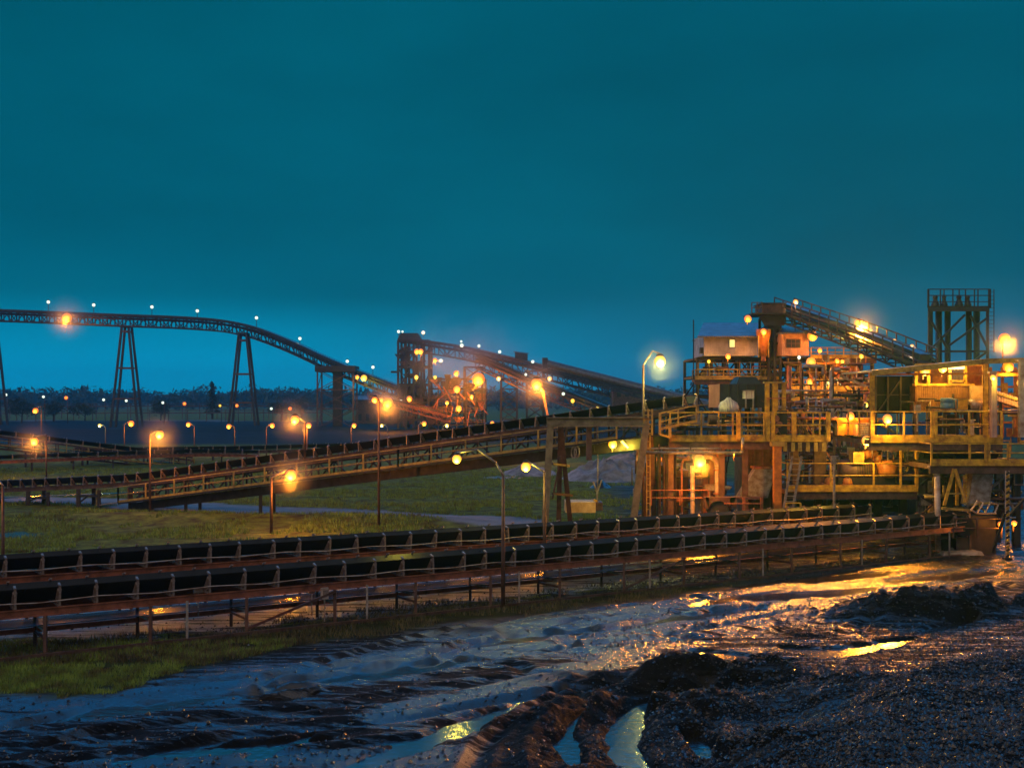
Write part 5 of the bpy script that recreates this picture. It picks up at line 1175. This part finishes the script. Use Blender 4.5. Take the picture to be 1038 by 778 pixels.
# rear ground level dark frames (fills between)
T = thing('rear_frame', 'dim steel frame below the orange tower behind the middle hopper', 'frame', (XZ(850,80), 80, 0))
frame_tower(T, XZ(800,80), XZ(884,80), 80, 84, [ZZ(p, 80) for p in (490, 460, 434)], 6, .22, 'brown', seed=15)

# -- pipework, cable trays and steel filling the plant
def pipework(label, px0, px1, py0, py1, Y0, Y1, n, seed, rmax=.12, mats=('brown','dark','rust','grey','pale'), down=None):
    r_ = random.Random(seed); T = thing('pipework', label, 'pipework', (XZ((px0+px1)/2, Y0), Y0, 0), 'pipework inside the plant')
    for k in range(int(n*1.6)):
        Y = r_.uniform(Y0, Y1); r = r_.uniform(.035, rmax); m = M[r_.choice(mats)]; q = r_.random()
        if q < .42:
            px = r_.uniform(px0, px1); a, b = sorted((r_.uniform(py0, py1), r_.uniform(py0, py1))); b = max(b, a + 12)
            p0, p1 = P(px, a, Y), P(px, b, Y); pts = [p0, p1]
            if r_.random() < .5: pts = [p0 + V((r_.uniform(-1.4,1.4), 0, 0)), p0, p1]
            if r_.random() < .4: pts.append(p1 + V((r_.uniform(-1.6,1.6), 0, 0)))
            MB().path(pts, r, 8).build('pipe', m, T, True)
        elif q < .72:
            py = r_.uniform(py0, py1); a = r_.uniform(px0, px1 - 10); b = min(px1, a + r_.uniform(14, 50)); MB().path([P(a, py, Y), P(b, py, Y), P(b, py + r_.uniform(-8, 12), Y)], r, 8).build('pipe', m, T, True)
        elif q < .88:
            a = P(r_.uniform(px0, px1), r_.uniform(py0, py1), Y); MB().beam(a, a + V((r_.uniform(-2.5, 2.5), 0, r_.uniform(-2.5, -.8))), r*1.6).build('brace', m, T)
        else:
            a = P(r_.uniform(px0, px1), r_.uniform(py0, py1), Y); w, h = r_.uniform(.25, .6), r_.uniform(.3, .8)
            mb = MB().box(a.x-w/2, Y-.15, a.z-h/2, a.x+w/2, Y+.15, a.z+h/2); mb.beam((a.x, Y, a.z-h/2), (a.x, Y, a.z-h/2-1), .06); mb.build('junction_box', M[r_.choice(['grey','yellow_dull','pale','orange'])], T)
pipework('thin pipes and braces under the left half of the front platform', 640, 740, 448, 515, 67.5, 74, 26, 101)
pipework('dark pipes and braces between the orange column and the motor', 795, 850, 448, 520, 68, 78, 30, 102, mats=('dark','brown','brown','grey'))
pipework('pipes and boxes behind the front platform rail by the yellow channels', 742, 838, 396, 442, 69, 74, 34, 103)
pipework('lit pipes and braces on the middle levels of the orange tower', 798, 884, 362, 432, 92, 98, 46, 104, .15, ('orange','rust','brown','dark','pale'))
pipework('dim pipework low between the tower and the hopper', 800, 884, 404, 470, 76, 86, 34, 105, .12, ('brown','dark','rust'))
pipework('pipes hanging below the right hand upper platform', 884, 1000, 448, 470, 65.5, 70, 20, 106, .09, ('brown','dark','grey'))
pipework('pipes and boxes on the deck in front of the control cabin', 925, 1036, 400, 441, 65.5, 69, 24, 107, .08, ('grey','brown','yellow_dull','dark'))
pipework('dark tangled steel under the lowest right walkway', 925, 1036, 474, 530, 63.5, 67, 30, 108, .10, ('dark','brown','grey','yellow_dull'))
pipework('pipes and braces beneath the white hut', 708, 792, 364, 400, 99.5, 104, 26, 109, .12, ('brown','dark','rust'))
pipework('pipes running up the lower platform motor area', 850, 930, 446, 490, 68.5, 72, 20, 110, .1, ('brown','dark','grey'))

# -- tank tower at top right
Y = 98; T = thing('tank_tower', 'dark narrow tower with caged top deck against the sky', 'tower', (XZ(972,Y), Y, 0))
YB = Y + 4
for px, w in ((942, .2), (1001, .2)):
    for yy in (Y, YB): MB().beam((XZ(px + (2 if yy > Y and px < 950 else 0), yy), yy, 0), P(px + (2 if yy > Y and px < 950 else 0), 314, yy), w).build('column', M['black'], T)
for px, w in ((951.5, .28), (960.5, .26), (982, .26), (990, .28)): MB().tube((XZ(px,Y+2), Y+2, 0), P(px, 315, Y+2), w, 10).build('pipe_column', M['black'], T, True)
mb = MB()
for a, b in (((942,355),(978,319)), ((942,322),(962,356)), ((962,350),(1001,322)), ((984,320),(1001,352)), ((942,356),(1001,356)), ((1001,356),(960,385)), ((942,360),(970,385))): mb.beam(P(*a,Y-.1), P(*b,Y-.1), .17)
mb.build('bracing', M['black'], T)
MB().hexa([P(940.5,315.5,Y-.3), P(1003,315.5,Y-.3), P(1003,315.5,YB+.3), P(940.5,315.5,YB+.3), P(940.5,312,Y-.3), P(1003,312,Y-.3), P(1003,312,YB+.3), P(940.5,312,YB+.3)]).build('deck', M['black'], T)
add_rail(T, [P(940.5,312,Y-.3), P(1004,312,Y-.3)], 1.55, 1.0, M['dark'], r=.035, mids=2); add_rail(T, [P(941.5,312,YB+.3), P(1003,312,YB+.3)], 1.6, 1.4, M['dark'], r=.035, mids=2)
mb = MB()
for px in (1002, 1007.5): mb.beam(P(px,293,Y-.5), P(px,357,Y-.5), .06)
for k in range(16): mb.beam(P(1002,296+k*4,Y-.5), P(1007.5,296+k*4,Y-.5), .03)
mb.build('ladder_cage', M['dark'], T)
for px, sc_, lab in ((948,1.15,'leftmost dark hooded vent on the tower deck'), (957,.95,'second dark vent from the left on the tower deck'), (972,1.2,'largest dark hooded vent right of centre on the tower deck'), (981,1,'rightmost dark vent on the tower deck')):
    c = P(px,311.5,Y+1); t = thing('deck_vent', lab, 'vent', tuple(c), 'vents on the tower deck')
    MB().lathe(c, [(.30*sc_,0),(.30*sc_,.25),(.18*sc_,.55),(.14*sc_,.75),(.2*sc_,.8),(.17*sc_,.98),(.05,1.02)], 12).build('body', M['black'], t, True)

# ------------------------------------------------------------ lamps
SOD = (1.0, .31, .018); YEL = (1.0, .80, .07); WHT = (.75, 1.0, .72); COOL = (.9, 1.0, .35)
def lamp_core(T, c, r, col, es, P_, back=False):
    MB().sphere(c, r, 10).build('bulb', emit(col, es, True), T, True)
    MB().lathe(c, [(r*.5, r*.88), (r*.72, r*.9), (r*.6, r*1.15), (r*.25, r*1.35)], 10, 'y' if back else 'z').build('housing', M['dark'], T)
    if P_:
        ld = bpy.data.lights.new('light', 'POINT'); ld.energy = P_ * PK; ld.color = col; ld.shadow_soft_size = max(r*.6, .05)
        lo = bpy.data.objects.new('light', ld); sc.collection.objects.link(lo); lo.parent = T
        org = T.location; lo.location = V(c) - org + V((0, -r*1.3, -r*1.1))
def pole_lamp(label, lx, ly, Y, px, pyt, col, r, es, P_, base=0, group='lamp posts of the yard', pr=.07, curve=False, mname='brown'):
    """lamp head at (lx,ly), pole at px from ground to pyt"""
    c = P(lx, ly, Y); x = XZ(px, Y); T = thing('lamp_post', label, 'lamp post', (x, Y, base), group)
    zt = ZZ(pyt, Y); MB().tube((x, Y, base-.2), (x, Y, zt), pr*1.25, 8, pr*.8).build('pole', M[mname], T, True)
    if abs(lx - px) > .8:
        top = V((x, Y, zt)); m_ = [top]
        if curve: m_ += [V((x + (c.x-x)*.15, Y, zt + (c.z-zt)*.6 + .1)), V((x + (c.x-x)*.55, Y, c.z + r*1.4 + .12))]
        m_.append(c + V((0,0,r*1.3))); MB().path(m_, pr*.6, 7).build('arm', M['grey'], T, True)
    lamp_core(T, c, r, col, es, P_)
    return T
def flood(label, lx, ly, Y, col, r, es, P_, stalk=None, group='flood lamps on the plant steelwork', cat='flood lamp'):
    c = P(lx, ly, Y); T = thing('flood_lamp', label, cat, tuple(c), group); lamp_core(T, c, r, col, es, P_, True)
    s_ = stalk if stalk is not None else .5
    MB().beam(c + V((0, r*.6, 0)), c + V((0, r*.6+.05, -s_)), .06 if Y < 200 else .14).build('bracket', M['brown'], T); return T
KP = 1.0
# near and middle lamp posts
PK = 1.0
pole_lamp('orange lamp post on the grass in front of the rising belt', 295, 481, 71, 275, 484, SOD, .32, 20, 900*KP, pr=.085)
pole_lamp('curved arm lamp post between the low belts with greenish yellow lamp', 463, 465, 45.6, 510, 482, YEL, .18, 16, 110*KP, curve=True, pr=.07)
pole_lamp('thin lamp post left of the portal frame with yellow lamp on a side arm', 533, 473, 51.5, 552, 478, YEL, .22, 18, 170*KP)
pole_lamp('tall lamp post by the portal with bright yellow green lamp against the sky', 669, 366, 67, 652, 370, (1,.92,.16), .33, 22, 700*KP, curve=True, pr=.08)
pole_lamp('bare looking post at the left edge with its lamp out of view', -22, 489, 50, 3, 492, SOD, .2, 18, 100*KP, curve=True, mname='brown')
pole_lamp('orange lamp post at far left with lamp left of its pole', 35, 447, 118, 47, 440, SOD, .36, 20, 900*KP)
pole_lamp('orange lamp post standing behind the foot of the yellow stair', 162, 440, 83, 152, 441, SOD, .28, 20, 900*KP)
pole_lamp('orange lamp post rising behind the rising belt right of centre left', 299, 425, 80, 309, 428, SOD, .30, 20, 700*KP, base=4.2)
pole_lamp('shorter orange lamp post just right of its brighter neighbour', 313, 431, 122, 311, 430, SOD, .28, 18, 400*KP)
pole_lamp('lamp post with small orange lamp left of the brightest yard cluster', 380, 405, 74, 384, 405, SOD, .2, 16, 200*KP)
MIDP = [(36,416,150,42,412,SOD,.36,300,'orange lamp post nearest the left edge in the second row'), (101,431,170,107,433,COOL,.26,120,'greenish lamp post in front of the coal yard left of the first trestle'),
 (133,429,165,126,430,SOD,.42,500,'orange lamp post right at the foot of the first trestle'), (191,430,168,197,432,SOD,.34,350,'orange lamp post midway between the two trestles'),
 (232,432,172,238,433,SOD,.36,350,'orange lamp post left of the second trestle foot'), (276,431,170,270,433,SOD,.36,350,'orange lamp post right of the second trestle foot'),
 (359,431,170,356,432,SOD,.34,350,'orange lamp post in front of the lattice tower foot'), (387,431,172,393,433,COOL,.26,120,'greenish lamp post right of the lattice tower foot'),
 (430,429,175,424,431,SOD,.36,350,'orange lamp post below the transfer tower'), (453,431,178,449,432,COOL,.3,120,'greenish lamp post below the crusher plant')]
for lx, ly, Y, px, pt, col, r, p_, lab in MIDP: pole_lamp(lab, lx, ly, Y, px, pt, col, r, 16, p_*KP)
FARP = [(6,400,'pale far lamp at the extreme left in the tree line'), (44,402,'pale far lamp right of the broad dark tree'), (67,403,'small orange far lamp left of the first trestle'), (105,405,'faint white far lamp just left of the first trestle'),
 (128,406,'whitish far lamp seen between the legs of the first trestle'), (165,408,'tiny greenish far lamp on the bushy tree'), (187,409,'orange far lamp halfway between the trestles'), (223,411,'small yellow far lamp right of the pointed tree'),
 (240,411,'small orange far lamp at the left leg of the second trestle'), (275,414,'tiny greenish far lamp left of the far dark bush'), (294,414,'tiny white far lamp above the bright orange pair')]
for i, (lx, ly, lab) in enumerate(FARP):
    col = SOD if 'orange' in lab else (YEL if 'yellow' in lab else WHT); pole_lamp(lab, lx, ly, 390, lx+1.5, ly+1, col, .62 if col is SOD else .46, 12, 0, group='far lamp posts in the tree line', pr=.12)
PK = .52
# masts on the overhead conveyor C5
for lx, ly, yb, lab in ((49,306,316,'white mast lamp farthest left on the overhead conveyor'), (95,309,317,'second white mast lamp from the left on the overhead conveyor'), (154,311,320,'white mast lamp right of the first trestle'), (200,315,322,'white mast lamp between the trestles on the overhead conveyor'),
    (260,322,332,'white mast lamp just right of the second trestle'), (304,343,352,'white mast lamp on the steep part of the overhead conveyor'), (352,366,374,'white mast lamp above the lattice tower'), (378,372,386,'white mast lamp at the low end of the overhead conveyor')):
    Y = 352; c = P(lx, ly, Y); T = thing('mast_lamp', lab, 'mast lamp', tuple(P(lx, yb, Y)), 'mast lamps on the overhead conveyor')
    lamp_core(T, c, .5, WHT, 10, 0); MB().beam(c, P(lx, yb, Y), .14).build('mast', M['dark'], T)
flood('very bright orange flood lamp on the overhead conveyor at left', 68, 322, 350, SOD, 1.35, 22, 9000*KP, 1.5)
flood('yellow flood lamp on the steep part of the overhead conveyor', 369, 383, 338, YEL, .95, 10, 2500*KP, 1)
flood('dim yellow lamp close left of the steep conveyor flood lamp', 362, 382, 338, SOD, .6, 8, 800*KP, 1)
flood('brightest orange flood lamp of the yard cluster', 393, 408, 300, SOD, 1.35, 22, 12000*KP, 1)
flood('small orange lamp between the lamp post and the cluster flood lamp', 387, 405, 302, SOD, .6, 10, 800*KP, 1)
flood('orange lamp at the low tip of the overhead conveyor', 415, 404, 325, SOD, .8, 10, 2500*KP, 1)
flood('small white lamp right of the yard cluster', 406, 406, 330, WHT, .5, 9, 0, 1)
flood('huge orange flood lamp on the crusher plant', 485, 384, 314, SOD, 1.7, 26, 15000*KP, 2)
# leaning lamp post
T = thing('lamp_post', 'leaning pinkish lamp post with large orange lamp', 'lamp post', tuple(P(557,432,150)), 'lamp posts of the yard')
MB().beam(P(557.5,432,150), P(550,396,150), .28).build('pole', M['pink'], T); lamp_core(T, P(544,389,150), .72, SOD, 24, 5000*KP); MB().beam(P(550,396,150), P(545,388,150), .15).build('arm', M['grey'], T)
CR = [(404,336,WHT,.42,'left of two white lamps above the transfer tower head',0), (408,336,WHT,.3,'right of two white lamps above the transfer tower head',0), (429,337,(1,.85,.5),.5,'cream lamp above the start of the truss conveyor',0),
 (422.5,356,SOD,.7,'left lit opening lamp high in the transfer tower',1500), (426.5,356,SOD,.7,'right lit opening lamp high in the transfer tower',1500), (441,365,SOD,.6,'orange lamp where steam drifts behind the transfer tower',1500), (447,365.5,WHT,.5,'white lamp right of the transfer tower top',0),
 (422,382,YEL,.55,'yellow lamp at mid height on the transfer tower',600), (441,382,YEL,.45,'faint yellow lamp right of the transfer tower middle',300), (462.5,378,SOD,.7,'orange lamp at the crusher plant top',2500), (463,394.5,SOD,.9,'orange lamp in the middle of the crusher plant',3500),
 (465,414,SOD,.8,'orange lamp low in the crusher plant',3000), (453,408,SOD,.5,'small orange lamp low left in the crusher plant',2500), (478,402,SOD,.5,'small orange lamp beneath the huge flood lamp',2500), (468,350,WHT,.5,'white lamp on the truss conveyor left part',0), (467.5,346,WHT,.32,'upper tiny greenish lamp on the truss conveyor left part',0),
 (485.5,350.5,WHT,.42,'white lamp above the huge orange flood lamp',0), (506.5,356.5,WHT,.42,'white lamp left of the tiny winch hut',0), (540,366.5,WHT,.42,'white lamp left end of the covered gallery',0), (533,379.5,WHT,.36,'white lamp under the truss right of the winch hut',0),
 (505.5,383.5,(1,.8,.4),.6,'cream lamp left of the right big orange lamp',300), (557,383.5,(1,.8,.4),.6,'cream lamp right of the right big orange lamp',300), (579,376,YEL,.6,'yellow lamp on the covered gallery upper part',0), (620,386,YEL,.4,'small lamp on the covered gallery middle part',0),
 (648,393,YEL,.6,'yellow lamp on the transfer house right corner',200), (665,401,YEL,.4,'small lamp right of the tall lamp post under the gallery',0), (571,399,WHT,.42,'whitish lamp below the truss conveyor',0), (580.5,406,YEL,.55,'yellow lamp low behind the lower dark conveyor',200), (606,412,(1,.8,.3),.45,'small lamp behind the rising belt top',0),
 (499,429,SOD,.6,'orange lamp just above the rising belt centre',500)]
for lx, ly, col, r, lab, p_ in CR: flood(lab, lx, ly, 300 if lx > 500 else 313, col, r, 12 if col is SOD else 8, p_*KP, 1.2, group='small far lamps of the conveyors and crusher plant', cat='lamp')
# lamps of the plant
PL = [(709,467,64.6,SOD,.34,26,2200,'very bright orange lamp under the yellow platform by the curved pipe'), (758,323,96,SOD,.30,16,500,'orange lamp above the white hut roof'), (806.5,306,97,(1,.6,.3),.22,12,200,'small pinkish lamp highest over the tower top'),
 (774,336,96.4,SOD,.26,16,700,'orange lamp shining on the glowing funnel'), (738,361,98,SOD,.24,16,500,'orange lamp under the white hut wall'), (718.5,366,99,YEL,.15,10,80,'small pale lamp at the left leg of the white hut'), (823.5,340.5,96,SOD,.42,18,1000,'large amber lamp at the right corner of the pink hut'),
 (822,367,96.5,SOD,.40,20,1200,'bright orange lamp under the pink hut'), (810,362,96.5,WHT,.14,10,30,'tiny white lamp below the pink hut window'), (831,355,97.5,SOD,.2,12,300,'small orange lamp right of the pink hut lower corner'), (848.5,365.5,98,SOD,.2,14,400,'small orange lamp left of the leaning chutes'), (854,366,98,SOD,.16,14,200,'second small orange lamp by the leaning chutes'),
 (871,328,93,SOD,.40,26,2500,'big starry orange lamp on a stalk above the gallery'), (856.5,330,94,YEL,.18,14,150,'upper small yellow lamp left of the big starry lamp'), (853,335.5,94.5,YEL,.22,14,200,'lower small yellow lamp left of the big starry lamp'), (873,361,92,YEL,.18,10,100,'small lamp on the gallery side under the starry lamp'),
 (906.5,345.5,87,(1,.65,.4),.16,12,80,'left of two small lamps over the descending gallery'), (924.5,351,86,(1,.65,.4),.16,12,80,'right of two small lamps over the descending gallery'), (820.5,387,98,SOD,.26,16,600,'orange lamp left on the mid level walkway'), (841,387,97,COOL,.24,16,350,'greenish yellow lamp on the mid level walkway'), (865,387,98,SOD,.26,16,600,'orange lamp right on the mid level walkway'),
 (877.5,410,80,YEL,.18,12,150,'small yellow lamp below the mid level walkway right end'), (840,424,79,SOD,.16,12,200,'left of two small orange lamps left of the hopper'), (847,424.5,79,SOD,.16,12,200,'right of two small orange lamps left of the hopper'), (862,421.5,69,SOD,.24,18,500,'orange lamp glowing on top of the hopper'),
 (878.5,446.5,65.2,(1,.55,.07),.28,24,900,'bright yellow lamp over the motor'), (899.5,424.5,63.6,(1,.48,.05),.26,24,500,'bright yellow orange lamp on the right platform rail'), (937,376.5,66.5,(1,.5,.06),.26,24,380,'left bright lamp under the canopy roof'), (955.5,373.5,66.8,(1,.5,.06),.24,22,300,'middle bright lamp under the canopy roof'),
 (1006.5,382.5,63.2,YEL,.15,14,150,'small pale lamp on the pinkish column top'), (1018,343,78,SOD,.36,26,700,'big starry orange lamp above the canopy at the right edge'), (1036,388,64,(1,.5,.06),.28,24,600,'bright lamp cut by the right edge of the view'), (1022,371.5,66,SOD,.30,10,500,'amber shaded lamp under the canopy right end'),
 (621,450,68,YEL,.26,20,350,'yellow lamp under the rising belt inside the portal'), (651,453,68,SOD,.1,8,30,'small amber light right of the portal under the belt'), (678,447,69,YEL,.12,10,50,'small yellow light at the left end below the platform'),
 (668,465,70,SOD,.18,10,150,'left of two small orange lights among the upright pipes'), (679,467.5,70,SOD,.16,10,150,'right of two small orange lights among the upright pipes'), (735,415,70,SOD,.1,6,60,'tiny orange light beside the round white vessel'), (744,459,69,SOD,.1,8,120,'tiny light behind the pale horizontal pipe'),
 (1014,531,61,SOD,.14,12,120,'left small orange light low at the foot of the striped post'), (1028,530,61,SOD,.14,12,100,'right small orange light low beyond the striped post')]
for lx, ly, Y, col, r, es, p_, lab in PL: flood(lab, lx, ly, Y, col, r, es, p_*KP*(.5 if Y > 90 else 1), .45 if lx not in (871, 1018, 806.5) else 2.5)
# extra spots added at four lamps for orange light on the wet yard
def yard_flood(c, tgt, watts, ang=95):
    ld = bpy.data.lights.new('light', 'SPOT'); ld.energy = watts; ld.color = SOD; ld.spot_size = R(ang); ld.spot_blend = .8; ld.shadow_soft_size = .4
    lo = bpy.data.objects.new('light', ld); sc.collection.objects.link(lo); lo.location = c + V((0,-.6,-.3)); lo.rotation_euler = (V(tgt) - V(c)).to_track_quat('-Z', 'Y').to_euler()
yard_flood(P(871,328,93), (13, 52, 0), 105000, 60); yard_flood(P(1018,343,78), (17, 46, 0), 26000, 60); yard_flood(P(899.5,424.5,63.4), (13, 51, 0), 10000, 100); yard_flood(P(709,467,64.2), (4, 50, 0), 5000, 110)
# fluorescent fitting and strips
T = thing('strip_light', 'glowing yellow white strip light under the cabin roof', 'strip light', tuple(P(970,372,66.8))); MB().box(*bx(963, 370.8, 978, 374, 66.6, 66.9)).build('tube', emit((1,.75,.25), 2.2), T); MB().box(*bx(962, 369.8, 979, 370.7, 66.5, 67)).build('fitting', M['pale'], T)
ld = bpy.data.lights.new('light', 'POINT'); ld.energy = 120; ld.color = (1,.6,.15); ld.shadow_soft_size = .2; lo = bpy.data.objects.new('light', ld); sc.collection.objects.link(lo); lo.parent = T; lo.location = (0, -.35, -.3)
T = thing('strip_light', 'slanting yellow strip light inside the portal frame', 'strip light', tuple(P(634,451,68))); MB().beam(P(630,447,68), P(637,454,68), .12).build('tube', emit((.9,1,.2), 1.6), T); MB().beam(P(629.5,446,68.1), P(637.5,454,68.1), .18).build('fitting', M['yellow_dull'], T)
ld = bpy.data.lights.new('light', 'POINT'); ld.energy = 120; ld.color = YEL; lo = bpy.data.objects.new('light', ld); sc.collection.objects.link(lo); lo.parent = T; lo.location = (0, -.4, -.1)

# ------------------------------------------------------------ steam and haze
def volmat(name, dens, col, aniso, noise=False):
    m = bpy.data.materials.new(name); m.use_nodes = True; nt = m.node_tree; nt.nodes.clear(); o = N(nt, 'ShaderNodeOutputMaterial'); v = N(nt, 'ShaderNodeVolumePrincipled')
    v.inputs['Density'].default_value = dens; v.inputs['Color'].default_value = (*col, 1); v.inputs['Anisotropy'].default_value = aniso
    nt.links.new(v.outputs[0], o.inputs['Volume']); return m
hz = MB().box(-2200, -60, -6, 2200, 2300, 60).solo('haze', volmat('haze', .00026, (.15, .75, 1), .7), 'thin blue evening haze over the whole site', 'haze', (0, 0, 0)); hz['kind'] = 'stuff'
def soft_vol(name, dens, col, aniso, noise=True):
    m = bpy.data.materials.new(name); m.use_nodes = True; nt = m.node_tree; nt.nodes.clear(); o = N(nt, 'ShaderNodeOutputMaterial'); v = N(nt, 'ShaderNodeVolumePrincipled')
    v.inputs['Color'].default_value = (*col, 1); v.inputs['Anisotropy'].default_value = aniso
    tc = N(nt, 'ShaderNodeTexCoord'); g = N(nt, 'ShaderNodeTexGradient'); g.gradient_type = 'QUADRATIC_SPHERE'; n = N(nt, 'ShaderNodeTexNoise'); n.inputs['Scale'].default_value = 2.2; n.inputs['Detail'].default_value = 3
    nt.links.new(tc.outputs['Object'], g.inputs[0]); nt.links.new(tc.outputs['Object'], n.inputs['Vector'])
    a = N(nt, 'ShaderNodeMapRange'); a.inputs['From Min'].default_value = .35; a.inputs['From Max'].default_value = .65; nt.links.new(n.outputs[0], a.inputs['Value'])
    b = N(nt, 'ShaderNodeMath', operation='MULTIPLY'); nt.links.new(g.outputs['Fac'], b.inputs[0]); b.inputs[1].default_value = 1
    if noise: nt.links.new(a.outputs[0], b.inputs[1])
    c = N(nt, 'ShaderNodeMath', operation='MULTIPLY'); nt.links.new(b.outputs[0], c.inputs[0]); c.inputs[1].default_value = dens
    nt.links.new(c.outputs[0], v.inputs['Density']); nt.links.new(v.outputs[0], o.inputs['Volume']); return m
me_ball = MB().sphere((0,0,0), 1, 16).mesh('lamp_halo', None)
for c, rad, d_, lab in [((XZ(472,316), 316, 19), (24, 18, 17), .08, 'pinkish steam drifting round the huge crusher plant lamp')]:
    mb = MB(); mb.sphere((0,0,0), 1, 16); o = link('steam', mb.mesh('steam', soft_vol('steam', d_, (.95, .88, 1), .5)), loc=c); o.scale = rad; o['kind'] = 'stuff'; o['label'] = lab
for (px, py, Y, rad, d_, lab) in [(68,322,350,8,.09,'added mist ball imitating glare round the lamp on the overhead conveyor'), (393,408,300,7.5,.09,'added mist ball imitating glare round the brightest yard cluster lamp'), (544,389,150,4.5,.10,'added mist ball imitating glare round the leaning post lamp'),
    (295,481,71,1.9,.15,'added mist ball imitating glare round the lamp in front of the rising belt'), (709,467,64.6,1.7,.13,'added mist ball imitating glare round the lamp by the curved pipe'), (871,328,93,2.9,.16,'added mist ball imitating glare round the starry lamp above the gallery'), (1018,343,78,2.4,.16,'added mist ball imitating glare round the starry lamp above the canopy'),
    (669,366,67,1.8,.10,'added mist ball imitating glare round the tall portal lamp'), (35,447,118,2.8,.10,'added mist ball imitating glare round the lamp at far left'), (162,440,83,2.0,.11,'added mist ball imitating glare round the lamp behind the yellow stair'), (299,425,80,2.1,.12,'added mist ball imitating glare round the lamp behind the rising belt')]:
    o = link('lamp_halo', me_ball, loc=P(px, py, Y)); o.scale = (rad, rad, rad); o.data = me_ball.copy(); o.data.materials.clear(); o.data.materials.append(soft_vol('mist', d_, (.97, .93, 1), .3, False)); o['kind'] = 'stuff'; o['label'] = lab  # scattering balls added round lamps to imitate their lens glow
if not HAZE: bpy.data.objects.remove(hz)
